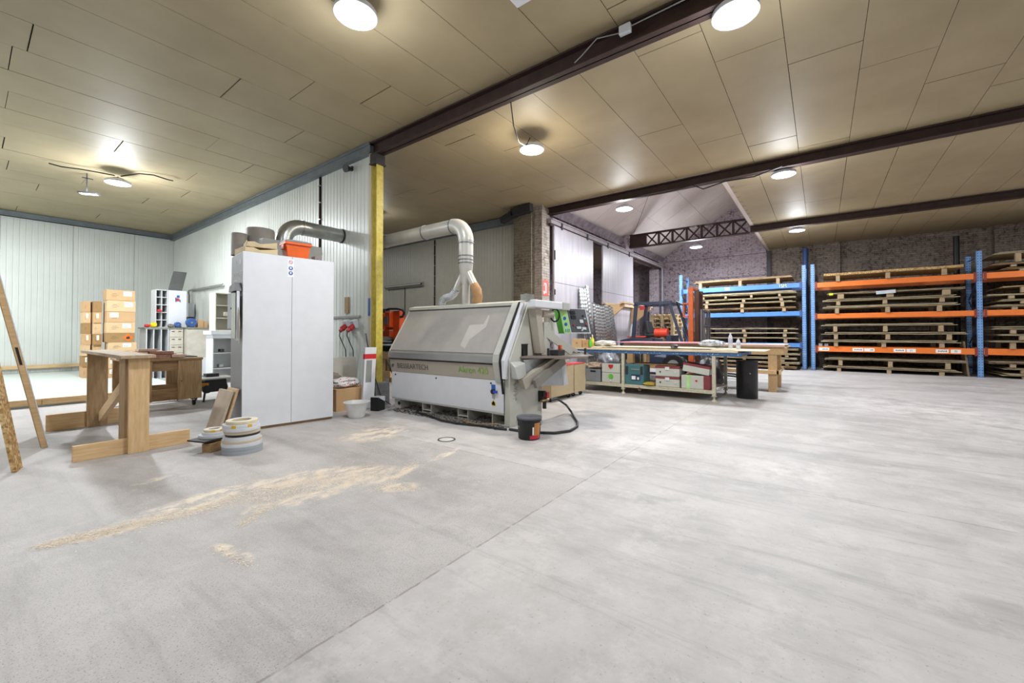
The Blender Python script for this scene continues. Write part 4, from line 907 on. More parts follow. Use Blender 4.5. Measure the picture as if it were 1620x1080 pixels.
# tilted control box
n_ = (-Vector((.8, .6, 0))*math.cos(.42)+Vector((.6, -.8, 0))*math.sin(.42)); rt = Vector((0, 0, 1)).cross(n_)*1.0; rt.normalize()
upv = Vector((0, 0, 1)); ro = .24
upv2 = upv*math.cos(ro)-rt*math.sin(ro); rt2 = rt*math.cos(ro)+upv*math.sin(ro)*1.0; rt2 = rt2-upv2*rt2.dot(upv2); rt2.normalize()
# the panel keeps a level lower edge as in a sheared console
cc = Vector((5.47, 2.93, 1.385))
def cpt(x, y, z): return cc+rt*x*1.13+upv2*z*1.0-n_*y
def cbox(m, x0, x1, y0, y1, z0, z1): return m.hexa([cpt(x0, y0, z0), cpt(x1, y0, z0), cpt(x1, y1, z0), cpt(x0, y1, z0), cpt(x0, y0, z1), cpt(x1, y0, z1), cpt(x1, y1, z1), cpt(x0, y1, z1)])
M_gr = mat('bright green', '#58b83a', .4); M_lgr = mat('light green strip', '#a5d68a', .5)
con = cbox(MB(o), -.20, .21, 0, .16, -.19, .19).build('console', M_whiteP, t, .004)
cbox(MB(o), -.206, -.201, -.002, .162, -.19, .19).build('green_side', M_gr, con, label='bright green side')
cbox(MB(o), -.206, -.10, -.004, -.001, -.19, .19).build('green_strip', M_lgr, con, label='light green strip')
cbox(MB(o), -.09, .19, -.004, -.001, -.17, .185).build('panel_face', mat('panel grey', '#55585c', .45), con, label='dark grey control face')
for z in (.04, -.05):
    MB(o).cyl(cpt(-.155, -.007, z), cpt(-.155, -.0045, z), .026, n=18).build('sticker', sblue, con)
MB(o).cyl(cpt(-.155, -.007, .11), cpt(-.155, -.0045, .11), .02, n=3).build('sticker', mat('warning yellow', '#e0b61c', .4), con)
m = MB(o)
for i in range(3): m.hexa([cpt(x, y, z) for x, y, z in ((-.19+.025*i, -.006, -.17), (-.18+.025*i, -.006, -.17), (-.18+.025*i, -.0045, -.17), (-.19+.025*i, -.0045, -.17), (-.175+.025*i, -.006, -.12), (-.165+.025*i, -.006, -.12), (-.165+.025*i, -.0045, -.12), (-.175+.025*i, -.0045, -.12))])
m.build('stripe_mark', sblue, con)
for x, z, w2, h2, m_ in ((-.02, .13, .07, .05, M_black), (-.02, .06, .07, .05, M_black), (.09, .0, .05, .05, M_whiteP), (.03, -.10, .07, .035, M_whiteP), (.11, -.11, .06, .04, M_whiteP)):
    cbox(MB(o), x-w2/2, x+w2/2, -.02, -.005, z-h2/2, z+h2/2).build('display' if m_ is M_black else 'switch', m_, con)
for i, (x, z) in enumerate(((.13, .08), (.15, .04), (.15, -.04), (.15, -.08), (.07, -.14), (-.04, -.06))):
    MB(o).cyl(cpt(x, -.005, z), cpt(x, -.025, z), .012, n=12).build('button', (M_black, M_whiteP, sred)[i % 3], con)
# infeed table with its brackets
MB(o).prism([(4.43, 3.30-.12), (4.99, 2.50), (5.10, 2.48), (5.66, 2.86), (5.45, 3.17), (4.44, 3.185)], 'z', .872, .90).build('infeed_table', mat('worn table top', '#8d8078', .35, .3), t, .002)
MB(o).prism([(5.02, 2.475), (5.11, 2.455), (5.70, 2.855), (5.62, 2.90)], 'z', .868, .871+.03).build('table_edge', M_dark, t)
MB(o).bar((4.98, 2.98, .82), (4.34, 3.10, .545), .09, .14).build('support_bracket', M_sand, t, .003); MB(o).bar((5.08, 2.90, .83), (4.46, 2.98, .545), .05, .12).build('support_bracket', mat('bracket grey', '#85827a', .45, .2), t, .003)
MB(o).rbox((5.02, 2.95, .857), (.26, .2, .022), (0, 0, -.5)).build('bracket_head', M_sand, t)
MB(o).hexa([(4.42, 3.13, .855), (5.20, 3.03, .868), (5.20, 3.025, .868), (4.42, 3.125, .855), (4.44, 3.13, .80), (5.30, 3.03, .44), (5.30, 3.025, .44), (4.44, 3.125, .80)]).hexa([(4.44, 3.13, .80), (5.30, 3.03, .44), (5.30, 3.025, .44), (4.44, 3.125, .80), (4.54, 3.14, .50), (5.22, 3.12, .44), (5.22, 3.115, .44), (4.54, 3.135, .50)]).build('chute', mat('chute sheet', '#a5a8ac', .35, .4), t)
MB(o).hexa([(5.20, 3.03, .868), (5.24, 2.97, .868), (5.24, 2.965, .868), (5.20, 3.025, .868), (5.30, 3.03, .44), (5.38, 3.0, .45), (5.38, 2.995, .45), (5.30, 3.025, .44)]).build('chute_flange', M_white, t)
MB(o).hexa([(4.20, 3.06, .62), (4.46, 3.10, .62), (4.46, 3.188, .62), (4.24, 3.188, .62), (4.16, 3.08, .78), (4.42, 3.10, .82), (4.42, 3.188, .84), (4.2, 3.188, .84)]).build('side_pod', M_mb, t, .01)
MB(o).box((4.86, 2.86, .902), (5.04, 3.0, .975)).build('pressure_block', M_dark, t, .004); MB(o).box((4.985, 2.9, .976), (5.03, 2.94, 1.04)).build('orange_clamp', mat('orange part', '#d8561b', .4), t, .004)
MB(o).bar((4.78, 2.97, .86), (4.78, 2.97, 1.0), .022, .03).bar((5.42, 2.74, .87), (5.42, 2.74, .99), .022, .03).build('stop_pin', M_dark, t)
MB(o).bar((4.92, 3.10, 1.22), (5.42, 2.95, .93), .02, .12).bar((5.2, 3.16, 1.18), (5.62, 2.98, .93), .02, .05).build('guide_arm', M_beige, t, .002)
MB(o).box((5.30, 3.14, .905), (5.75, 3.19, .95)).box((5.66, 2.95, .83), (5.82, 3.15, .93)).build('roller_fence', M_grey, t, .003)
# air regulator
fr = MB(o).box((4.86, 3.13, .25), (4.90, 3.188, .40)).cyl((4.92, 3.12, .15), (4.92, 3.12, .27), .028, n=14).cyl((4.90, 3.12, .32), (4.90, 3.12, .40), .03, n=14).build('air_regulator', M_black, t)
MB(o).box((4.92, 3.08, .30), (4.985, 3.14, .38)).build('valve', M_red, fr); MB(o).cyl((4.83, 3.11, .265), (5.01, 3.11, .265), .018, n=12).build('fitting', mat('brass', '#a08a5c', .35, .7), fr)

# duct of the machine
t2 = T('machine_duct', (4.7, 4.42, 1.66), 'pale round duct rising from the machine and running back to the partition', 'duct'); o2 = t2.location
M_dw = mat('light duct paint', '#b9b7b0', .35, .15, var=.06)
MB(o2).tube([(4.7, 4.42, 2.28), (4.7, 4.42, 2.64)], .112, 24).build('riser', M_dw, t2)
P_ = [Vector((4.7, 4.42+.27*(1-math.cos(a)), 2.64+.27*math.sin(a))) for a in [PI/2*i/12 for i in range(13)]]
MB(o2).tube([(4.7, 4.42, 2.64-.001)]+P_, .118, 24).build('elbow', M_dw, t2)
MB(o2).tube([(4.7, 4.69, 2.91), (4.7, 7.10, 2.91)], .114, 24).build('horizontal_pipe', M_dw, t2)
MB(o2).tube([(4.7, 7.08, 2.91), (4.31, 7.08, 2.93)], .114, 20).build('wall_pipe', M_dw, t2)
for p, q in (((4.7, 4.69, 2.91), (4.7, 4.71, 2.91)), ((4.7, 5.35, 2.91), (4.7, 5.37, 2.91)), ((4.7, 6.45, 2.91), (4.7, 6.47, 2.91)), ((4.7, 4.42, 2.60), (4.7, 4.42, 2.615)), ((4.7, 4.42, 2.40), (4.7, 4.42, 2.41)), ((4.7, 4.42, 2.34), (4.7, 4.42, 2.35)), ((4.7, 4.42, 2.29), (4.7, 4.42, 2.30))):
    MB(o2).tube([p, q], .123, 24).build('ring', mat('duct ring', '#787c80', .4, .5), t2)
MB(o2).tube([(4.7, 4.42, 2.28), (4.7, 4.42, 2.16), (4.7, 4.42, 1.95)], [.112, .10, .06], 24).build('reducer', M_dw, t2)
MB(o2).tube([(4.7, 4.42, 1.96), (4.7, 4.42, 1.655)], .06, 20).build('middle_branch', M_dw, t2)
MB(o2).tube([(4.7, 4.46, 2.16), (4.7, 4.62, 1.90)], .055, 18).build('left_branch', M_dw, t2)
pts = [Vector((4.7, 4.62, 1.90)), Vector((4.7, 4.68, 1.83)), Vector((4.7, 4.76, 1.79)), Vector((4.7, 4.86, 1.78)), Vector((4.7, 4.93, 1.74)), Vector((4.7, 4.97, 1.66))]
fine = []
for i in range(len(pts)-1):
    for k_ in range(6): fine.append(pts[i].lerp(pts[i+1], k_/6))
MB(o2).tube(fine, [.055+.006*(i % 2) for i in range(len(fine))], 16).build('flexible_hose', mat('ribbed hose', '#b4b7bb', .4, .3), t2)
MB(o2).tube([(4.7, 4.38, 2.16), (4.7, 4.24, 1.93)], .06, 18).build('right_branch', M_dw, t2)
MB(o2).tube([(4.7, 4.25, 1.95), (4.7, 4.20, 1.86), (4.7, 4.17, 1.76), (4.7, 4.20, 1.67)], [.066, .078, .07, .075], 14).build('paper_wrap', mat('brown wrapping paper', '#a27a4e', .6, bump=1., scale=14), t2, label='brown paper wrapped round the branch end')

# floor items around the machine
t = T('paint_bucket', (3.93, 2.70, 0), 'black round paint bucket with an orange label at the machine corner', 'bucket'); 
MB().lathe([(0, 0), (.118, 0), (.125, .01), (.135, .20), (.142, .205), (.142, .235), (.136, .24), (0, .24)], n=40).build('body', M_black, t)
MB().lathe([(.0, .246), (.120, .246), (.128, .252), (.146, .25), (.147, .232), (.1425, .232)], n=40).build('lid', mat('dusty lid', '#5c5e63', .5), t)
m = MB()
def patch(m, a0, a1, z0, z1, dr=.0015):
    for i in range(8):
        A, B = a0+(a1-a0)*i/8, a0+(a1-a0)*(i+1)/8
        r0, r1 = .1255+(.135-.1255)*(z0-.01)/.19+dr, .1255+(.135-.1255)*(z1-.01)/.19+dr
        m.add([(r0*math.cos(A), r0*math.sin(A), z0), (r0*math.cos(B), r0*math.sin(B), z0), (r1*math.cos(B), r1*math.sin(B), z1), (r1*math.cos(A), r1*math.sin(A), z1)], [(0, 1, 2, 3)])
    return m
va = math.atan2(-2.7, -3.93)
patch(MB(), va+.45, va+1.1, .02, .195).build('orange_label', mat('orange brown label', '#b9793a', .5), t); patch(MB(), va+.05, va+.95, .015, .055, .0025).build('red_label', mat('crimson label', '#c2213c', .5), t)
patch(MB(), va+.28, va+.42, .06, .15, .002).build('print', M_label, t)
MB().tube(arc((0, 0, .205), .148, 0, PI, (math.cos(va+PI/2), math.sin(va+PI/2), 0), (math.cos(va)*.7, math.sin(va)*.7, -.7), 16), .003, 6).build('wire_handle', M_galv, t)
wire('air_hose', [(5.03, 3.09, .262), (5.25, 3.12, .25), (5.5, 3.1, .12), (5.45, 2.98, .03), (5.2, 2.80, .018), (4.95, 2.62, .018), (4.72, 2.50, .018), (4.45, 2.46, .018), (4.25, 2.55, .018), (4.10, 2.80, .018), (4.08, 3.1, .018)], .016, 'thick black air hose looping over the floor right of the machine', 'hose')
wire('power_cable', [(4.05, 3.12, .018), (4.02, 3.5, .018), (3.93, 3.85, .018), (3.93, 4.15, .02), (4.05, 4.5, .018), (4.12, 4.9, .018), (4.4, 5.1, .018)], .014, 'black cable lying along the foot of the machine')
wire('power_cable', [(4.12, 3.3, .05), (4.05, 3.6, .016), (4.10, 3.9, .016), (4.3, 4.1, .016)], .009, 'thinner brown cable curled under the machine', m_=M_pine2)
wire('drop_cable', [(4.19, 6.3, 1.2), (4.05, 6.0, .9), (4.06, 5.85, .5), (4.12, 5.75, .15), (4.15, 5.55, .06)], .008, 'thin black cable hanging past the yellow post')
wire('drop_cable', [(4.33, 5.9, .75), (4.38, 5.75, .45), (4.42, 5.66, .1), (4.40, 5.64, .03)], .014, 'thicker black cable dropping right of the grey block')
# shavings under the machine
rr = random.Random(11); m = MB()
for i in range(2600):
    x = 4.0+abs(rr.gauss(0, .35)); y = rr.uniform(3.2, 5.45); s_ = rr.uniform(.006, .022); a = rr.uniform(0, PI)
    if x > 5.2: continue
    z = rr.uniform(.001, .012); dx, dy = s_*math.cos(a), s_*math.sin(a)
    m.add([(x-dx, y-dy, z), (x+dy*.5, y-dx*.5, z+.003), (x+dx, y+dy, z+.001), (x-dy*.5, y+dx*.5, z+.004)], [(0, 1, 2, 3)])
tag(m.build('shavings', mat('dark shavings', '#4b443d', .9, var=.4, scale=80)), 'dark shavings and dust under the machine', 'shavings', kind='stuff')
# sawdust: fine flakes strewn in streaks on the old slab
streaks = []
def Zp(x, y):   # picture point on the floor (layout of the streaks only)
    u = (x-810)/653; d = 1.2*653/(y-527.5); return (.6*u*d+.8*d, -.8*u*d+.6*d)
def streak(pts, wd, n, jit=1.): 
    P = [Vector((*Zp(*p), 0)) for p in pts]
    for _ in range(n):
        i = rr.randrange(len(P)-1); f_ = rr.random(); p = P[i].lerp(P[i+1], f_); w2 = (wd[i]*(1-f_)+wd[i+1]*f_)
        yield p.x+rr.gauss(0, w2), p.y+rr.gauss(0, w2)
m = MB()
for pts, wd, n in (([(70, 862), (200, 832), (330, 800), (470, 760), (570, 745)], [.03, .05, .07, .11, .12], 9000), ([(400, 790), (500, 770), (600, 750)], [.08, .12, .06], 3500), ([(385, 830), (430, 795)], [.02, .05], 700),
                   ([(595, 775), (660, 730)], [.05, .03], 900), ([(610, 770), (660, 772)], [.04, .04], 700), ([(340, 862), (400, 890)], [.02, .02], 250), ([(250, 800), (640, 700)], [.35, .5], 2500)):
    for x, y in streak(pts, wd, n):
        s_ = rr.uniform(.002, .0065); a = rr.uniform(0, PI); dx, dy = s_*math.cos(a), s_*math.sin(a); z = rr.uniform(.0005, .003)
        m.add([(x-dx, y-dy, z), (x+dy, y-dx, z+.001), (x+dx, y+dy, z)], [(0, 1, 2)])
tag(m.build('sawdust', mat('fresh sawdust', '#dfd0bc', .9, var=.15, scale=200)), 'pale sawdust strewn in streaks over the grey floor', 'sawdust', kind='stuff')
# drain cover
t = T('drain_cover', (3.31, 3.41, 0), 'small round drain cover flush in the floor in front of the machine', 'drain')
MB().lathe([(.085, .0), (.085, .004), (.10, .004), (.102, .0)], n=32).build('ring', M_dark, t); MB().lathe([(0, .003), (.078, .003), (.08, 0)], n=32).build('cover', mat('chalky cover', '#b9b7b3', .8), t)

# ================================================================== middle: far bench with the orange machine
t = T('timber_stand', (6.7, 8.8, 0), 'rough timber stand with a white top carrying the orange machine', 'table'); o = t.location
MB(o).box((6.30, 8.25, .90), (7.3, 10.6, .93)).build('table_top', M_white, t); MB(o).box((6.36, 8.4, .76), (6.9, 9.4, .898)).build('drawer_box', M_black, t)
MB(o).box((6.3, 8.45, .58), (6.36, 9.9, .74)).box((6.3, 8.45, .12), (6.36, 9.9, .27)).build('rail', M_pine, t, .003)
for y in (8.5, 8.85, 9.25, 9.8): MB(o).box((6.37, y, 0), (6.46, y+.09, .75)).build('post', M_pine2, t, .003)
for y in (8.5, 9.8): MB(o).box((7.2, y, 0), (7.3, y+.09, .9)).build('post', M_pine2, t, .003)
t = T('boring_machine', (6.7, 9.0, .93), 'bright orange boring head with a black hose standing on the timber stand', 'machine'); o = t.location
M_or = mat('machine orange', '#d8501c', .45)
MB(o).box((6.62, 8.52, 1.05), (6.80, 8.78, 1.78)).build('slide', M_or, t, .01); MB(o).box((6.5, 8.98, 1.30), (6.9, 9.28, 1.72)).box((6.52, 8.78, 1.36), (6.86, 8.98, 1.76)).build('head', M_or, t, .015)
MB(o).box((6.49, 8.82, 1.42), (6.50, 8.97, 1.64)).build('display', mat('grey display', '#6f7277', .3), t); MB(o).cyl((6.6, 9.0, 1.16), (6.6, 9.0, 1.30), .06, n=16).box((6.5, 8.76, 1.12), (6.8, 9.05, 1.27)).build('clamp', mat('darker orange', '#a83c1a', .5), t, .004)
MB(o).cyl((6.55, 8.98, 1.12), (6.75, 8.98, 1.12), .11, n=20).build('disc_guard', mat('clear grey', '#c4c1ba', .3), t); MB(o).box((6.48, 8.8, .932), (6.9, 9.2, .98)).box((6.6, 8.55, .932), (6.85, 8.8, 1.05)).build('base', M_dark, t, .004)
MB(o).tube([(6.6, 9.1, 1.80), (6.6, 8.9, 1.84), (6.6, 8.6, 1.83), (6.6, 8.38, 1.80), (6.6, 8.30, 1.72), (6.6, 8.36, 1.62), (6.65, 8.5, 1.62)], .03, 10).build('hose', M_black, t); MB(o).box((6.52, 9.0, 1.73), (6.7, 9.15, 1.84)).build('hose_box', M_dark, t, .005)
for z in (1.22, 1.38): MB(o).box((6.7, 8.1, z), (6.72, 8.52, z+.02)).build('guide_bar', M_galv, t)
t = T('tube_light', (9.1, 11.4, 2.83), 'unlit grey fluorescent tube fitting on the wall behind the machine', 'lamp')
MB().box((-.09, -.98, -.06), (0, .98, .06)).build('housing', M_grey, t, .004); MB().cyl((-.12, -.93, .0), (-.12, .93, .0), .02, n=12).build('tube', mat('dusty tube', '#b8b2a6', .4), t)
MB().box((-.13, -.97, -.03), (-.09, -.93, .03)).box((-.13, .93, -.03), (-.09, .97, .03)).build('socket', M_dark, t); MB().tube([(-.01, .0, -.06), (-.01, .0, -1.3)], .012, 6).build('cable', M_black, t)
wire('lamp_cable', [(4.24, 3.2, 4.2), (4.5, 3.35, 4.05), (4.9, 3.55, 4.02), (5.3, 3.7, 4.15), (5.47, 3.74, 4.36)], .008, 'thin black cable sagging from the first beam to the warm lamp')
t = T('junction_box', (4.11, 1.6, 4.30), 'white junction box with a looping cable on the first brown beam', 'box')
MB().box((-.05, -.06, 0), (0, .06, .09)).build('body', M_whiteP, t, .003); MB().tube([(-.03, .06, .03), (-.06, .3, .06), (-.04, .5, -.04), (-.0, .6, -.05)], .006, 6).tube([(-.03, -.06, .05), (-.04, -.6, .06), (-.02, -1.5, .02), (-.02, -3.5, .06)], .006, 6).build('cable', M_grey, t)
wire('beam_cable', [(8.98, .55, 4.27), (9.0, 1.0, 4.18), (9.0, 1.5, 4.2), (9.02, 1.9, 4.14), (8.98, 2.1, 4.25), (9.0, 2.6, 4.22), (9.0, 3.6, 4.25)], .012, 'bundle of dark cables drooping along the second brown beam')
t = T('downpipe_elbow', (8.58, 6.1, 4.349), 'dark square gutter elbow at the top of the brick pillar', 'pipe')
MB().bar((-.10, -.35, .0), (-.10, .25, -.06), .16, .2).bar((-.10, .2, -.06), (-.1, .6, -.2), .16, .16).build('elbow', M_dark, t, .01)
# fire point sign on the pillar
t = T('fire_sign', (8.9, 5.615, 2.36), 'red and white fire extinguisher sign on the brick pillar', 'sign')
MB().box((-.12, -.004, -.2), (.14, 0, .2)).build('plate', mat('faded red sign', '#c8645c', .5), t, .0)
MB().box((.0, -.006, -.13), (.045, -.0045, .10)).box((.012, -.006, .10), (.034, -.0045, .13)).prism([(.0, .11), (-.06, .13), (-.07, .04), (-.058, .04), (-.05, .10), (.0, .095)], 'y', -.006, -.0045).box((-.09, -.006, -.15), (-.03, -.0045, -.08)).build('pictogram', stk, t)

# ================================================================== carts and workbench
for x0, x1, lb in ((6.13, 6.94, 'plywood box cart on castors behind the machine, the nearer one'), (6.97, 7.42, 'narrower plywood box cart just beyond the nearer one')):
    t = T('box_cart', (x0, 3.75, 0), lb, 'cart', 'plywood carts'); w_ = x1-x0
    MB().box((0, 0, .085), (w_, .02, .62)).box((0, .48, .085), (w_, .5, .62)).box((0, .02, .085), (.02, .48, .62)).box((w_-.02, .02, .085), (w_, .48, .62)).box((.02, .02, .085), (w_-.02, .48, .105)).build('box', mat('pale plywood', '#b9a584', .7, var=.06, stretch=(1, 1, 6)), t, .002)
    for x in (.08, w_-.08):
        for y in (.07, .43):
            c_ = MB().box((x-.03, y-.03, .07), (x+.03, y+.03, .084)).box((x-.02, y-.02, .03), (x-.015, y+.02, .07)).box((x+.015, y-.02, .03), (x+.02, y+.02, .07)).build('castor', M_galv, t)
            MB().cyl((x-.012, y, .035), (x+.012, y, .035), .035, n=14).build('wheel', M_rubber, c_)
    MB().box((-.01, -.015, .621), (w_*.9, .2, .632)).build('red_edge_tape', mat('red tape', '#cc2d3a', .5), t)
sack('wrapped_offcuts', (6.6, 3.95, .64), (.5, .3, .13), dotted('red white wrap', '#b9b1a8', '#b8434a', 14), 'heap of wrapped offcuts lying on the plywood carts', 'wrap', 3)

t = T('steel_workbench', (8.0, 1.5, 0), 'long workbench with a blue edge, cream steel legs and a low shelf', 'workbench'); o = t.location
M_leg = mat('cream steel leg', '#bdb8a4', .5, var=.15, scale=25)
k = NT('paint splashed blue'); f = k.noise(38, 3); c = k.mix(k.ramp(f, [(.62, (0,0,0,1)), (.66, (1,1,1,1))]), '#3a618f', '#c7ccd2'); k.l(c, k.b.inputs['Base Color']); k.b.inputs['Roughness'].default_value = .5
MB(o).box((7.97, 1.10, .805), (9.25, 4.25, .865)).build('blue_frame', k.m, t, .002, 'blue painted frame with paint splashes')
MB(o).box((7.95, 1.15, .866), (9.3, 4.6, .895)).build('bench_top', wood('bench top', '#c0b49c', '#d3c9b4', (10, 2, 10), knots=False), t, .002)
for x in (8.0, 9.10):
    for y in (1.53, 3.20):
        l_ = MB(o).box((x-.028, y-.028, .10), (x+.028, y+.028, .804)).box((x-.036, y-.036, .085), (x+.036, y+.036, .10)).build('leg', M_leg, t, .002)
        MB(o).cyl((x, y, .0), (x, y, .03), .045, .03, n=14).cyl((x, y, .03), (x, y, .085), .018, n=10).build('foot', M_leg, l_)
MB(o).box((7.99, 1.50, .165), (9.12, 4.3, .19)).box((7.97, 1.50, .13), (8.0, 4.3, .164)).build('shelf', M_leg, t, .002); MB(o).bar((8.03, 1.53, .18), (9.07, 1.53, .18), .03, .04).build('cross_rail', M_leg, t)
MB(o).cyl((7.965, 2.86, .11), (8.03, 2.86, .11), .035, n=14).build('castor', mat('rust wheel', '#5b4034', .7), t)
M_pw = wood('pale birch board', '#cdbd9f', '#ddd0b6', (8, 2, 8), knots=False)
for i, (x0, x1, y0, y1, lb) in enumerate(((8.02, 8.9, .75, 3.92, 'lowest long pale board lying on the workbench and overhanging its right end'), (8.10, 8.95, 1.25, 4.0, 'second long pale board lying on the workbench'), (8.05, 8.7, 1.6, 3.7, 'shorter pale board on top of the two long ones on the workbench'))):
    ob = MB().box((x0, y0, .896+.013*i), (x1, y1, .908+.013*i)).build('plywood_board', M_pw, bevel=.001); tag(ob, lb, 'board', 'boards on the workbench')
ZT = .935
# things under the bench
def case(name, x, y0, y1, z0, h, m_, label, cat='case', dep=.38, grp=None, lid=None, tilt=None):
    t = T(name, (x, (y0+y1)/2, z0), label, cat, grp); w2 = (y1-y0)/2
    MB().box((0, -w2, 0), (dep, w2, h)).build('body', m_, t, .012)
    if lid: MB().box((-.006, -w2-.006, h*.80), (dep+.006, w2+.006, h+.006)).build('lid', lid, t, .006)
    return t
M_case = mat('pale case plastic', '#b9bcb4', .5, var=.04); M_wine = mat('wine red lid', '#7d3338', .5); M_teal = mat('teal case', '#3f7078', .45)
t = case('storage_crate', 7.99+.02, 3.70, 4.04, .191, .26, mat('grey crate', '#7b8085', .5), 'grey plastic crate at the left end of the bench shelf', 'crate'); MB().box((-.004, -.06, .20), (0, .06, .235)).build('hand_hole', M_black, t)
sack('spotted_sack', (8.2, 3.88, .455), (.36, .36, .15), dotted('spotted sack cloth', '#b9a795', '#83404a', 22), 'spotted sack lying on the grey crate', 'sack', 8)
def latch(t, y, z, m_, w2=.03, h=.03): MB().box((-.012, y-w2, z-h), (0, y+w2, z+h)).build('latch', m_, t, .002)
t = case('tool_case', 8.01, 3.27, 3.67, .191, .20, M_case, 'lower white case with a green handle tag on the bench shelf', 'case', grp='white stacked tool cases'); MB().cyl((-.003, .0, .13), (-.014, .0, .13), .05, n=20).build('green_tag', M_gr, t); latch(t, 0, .05, M_whiteP, .02, .02)
t = case('tool_case', 8.01, 3.27, 3.67, .394, .19, M_case, 'upper white case with a red latch on the bench shelf', 'case', grp='white stacked tool cases'); MB().prism([(-.05, .17), (.05, .17), (.045, .12), (0, .085), (-.045, .12)], 'x', -.014, -.001).build('red_latch', M_red, t)
t = case('tool_case', 8.01, 2.79, 3.17, .191, .40, M_teal, 'big teal tool case with a blue picture label on the bench shelf', 'case')
MB().box((-.004, -.12, .08), (-.0005, .06, .20)).build('picture_label', mat('dark blue label', '#1f3350', .4), t); MB().box((-.006, -.03, .10), (-.0045, .05, .17)).box((-.006, -.10, .10), (-.0045, -.06, .15)).build('print', stk, t)
MB().box((-.012, -.11, .285), (0, .06, .31)).build('handle', M_galv, t, .003)
for y in (-.15, .15): MB().box((-.01, y-.025, .2), (0, y+.025, .36)).build('latch', M_dark, t, .002)
sack('yellow_rope', (8.06, 2.68, .191), (.2, .2, .07), mat('yellow rope', '#b9a13f', .8, bump=1., scale=60), 'small tangle of yellow rope beside the teal case', 'rope', 6)
for (y0, y1, z0, h, lb) in ((2.12, 2.56, .191, .19, 'lower pale case with a wine red lid, left pair on the bench shelf'), (2.12, 2.56, .389, .19, 'upper pale case with a wine red lid, left pair on the bench shelf')):
    t = case('tool_case', 8.01, y0, y1, z0, h, M_case, lb, 'case', grp='pale cases with wine red lids', lid=M_wine); latch(t, 0, h*.8, M_whiteP, .04, .03); latch(t, -.15, h*.45, M_whiteP, .015, .015); latch(t, .13, h*.45, M_dark, .012, .012)
t = case('tool_case', 8.01, 1.60, 2.09, .191, .245, M_case, 'pale case lying on its side with a wine red end and green stripe', 'case'); MB().box((-.003, .09, .0), (.38, .15, .248)).build('green_stripe', M_lgr, t, 0); MB().box((-.005, -.25, -.0), (.385, -.14, .25)).build('wine_end', M_wine, t, .004); MB().cyl((-.001, -.02, .15), (-.006, -.02, .15), .02, n=14).build('badge', sred, t)
t = T('tool_case', (8.01, 1.85, .50), 'tilted pale case with a wine red lid resting on the case below', 'case'); t.rotation_euler = (.16, 0, 0)
MB().box((0, -.24, -.02), (.36, .22, .10)).build('body', M_case, t, .01); MB().box((-.006, -.246, .10), (.366, .226, .135)).build('lid', M_wine, t, .005)
tag(MB().box((8.1, 2.2, .594), (8.5, 3.0, .606)).build('brown_plank', M_pine2), 'brown plank lying across the cases on the bench shelf', 'plank')
# things on the bench
for (x, y, w2, d2, h, m_, lb) in ((8.2, 4.30, .24, .2, .19, M_card2, 'pale wooden box at the left end of the workbench'), (8.15, 4.08, .14, .14, .17, M_card, 'smaller brown box right of the pale wooden one')):
    t = T('wooden_box', (x, y, .896), lb, 'box', 'boxes on the workbench'); MB().box((-d2/2, -w2/2, 0), (d2/2, w2/2, h)).build('body', m_, t, .002); MB().box((-d2/2-.0015, -.02, h*.4), (-d2/2, .02, h*.6)).build('mark', M_pine2, t)
for (x, y, r, h, mi, lb) in ((8.1, 4.14-.17, .035, .17, M_gr, 'green bottle on the workbench beside the boxes'), (8.22, 3.98, .035, .22, mat('yellow bottle', '#e3cf3f', .4), 'yellow bottle standing behind the green one on the workbench')):
    t = T('glue_bottle', (x, y, .896+(.026 if y < 4.0 else 0)), lb, 'bottle', 'glue bottles on the workbench'); MB().lathe([(0, 0), (r, 0), (r, h*.7), (r*.4, h*.85), (r*.35, h), (0, h)], n=18).build('body', mi, t); MB().lathe([(0, h), (r*.4, h), (r*.3, h+.03), (0, h+.035)], n=12).build('cap', M_white, t)
sack('white_rag', (8.3, 3.72, ZT), (.26, .4, .12), mat('white rag', '#d4d2d0', .85, bump=.8, scale=9), 'crumpled white rag on the workbench near the glue bottles', 'rag', 12)
t = T('sanding_disc', (8.05, 2.22, ZT), 'small dark grey cup lying on the pale boards of the workbench', 'cup'); MB().lathe([(0, 0), (.06, 0), (.07, .02), (.07, .045), (.04, .055), (0, .055)], n=18).build('body', M_dark, t)
MB().box((-.10, -.02, .001), (-.07, .02, .03)).build('clip', M_galv, t)
k = NT('crumpled clear film'); f = k.noise(16, 6, rough=.7); k.l(k.ramp(f, [(.35, '#8b919c'), (.6, '#dfe3ea')]), k.b.inputs['Base Color']); k.b.inputs['Roughness'].default_value = .15; k.bump(f, 1., .05)
sack('plastic_bag', (8.72, 1.70, ZT-.0), (.30, .42, .14), k.m, 'crumpled clear plastic bag on the right end of the workbench', 'bag', 14)
M_pet = mat('clear bottle', '#c9ced8', .1, var=.15, scale=30)
for (x, y, h, lb) in ((8.72, 1.38, .29, 'taller clear water bottle on the right end of the workbench'), (8.66, 1.22+.02, .20, 'shorter clear water bottle right of the taller one')):
    t = T('water_bottle', (x, y, .909+(.013 if y > 1.25 else 0)), lb, 'bottle', 'water bottles on the workbench'); MB().lathe([(0, 0), (.034, 0), (.038, .01), (.036, h*.3), (.038, h*.32), (.036, h*.55), (.038, h*.6), (.030, h*.78), (.014, h*.9), (.014, h*.94), (0, h*.94)], n=20).build('body', M_pet, t)
    MB().lathe([(0, h*.94), (.016, h*.94), (.016, h), (0, h)], n=14).build('cap', M_white, t); MB().lathe([(.0385, h*.35), (.0385, h*.55)], n=20).build('sleeve', mat('bottle sleeve', '#aab4c8', .3), t)
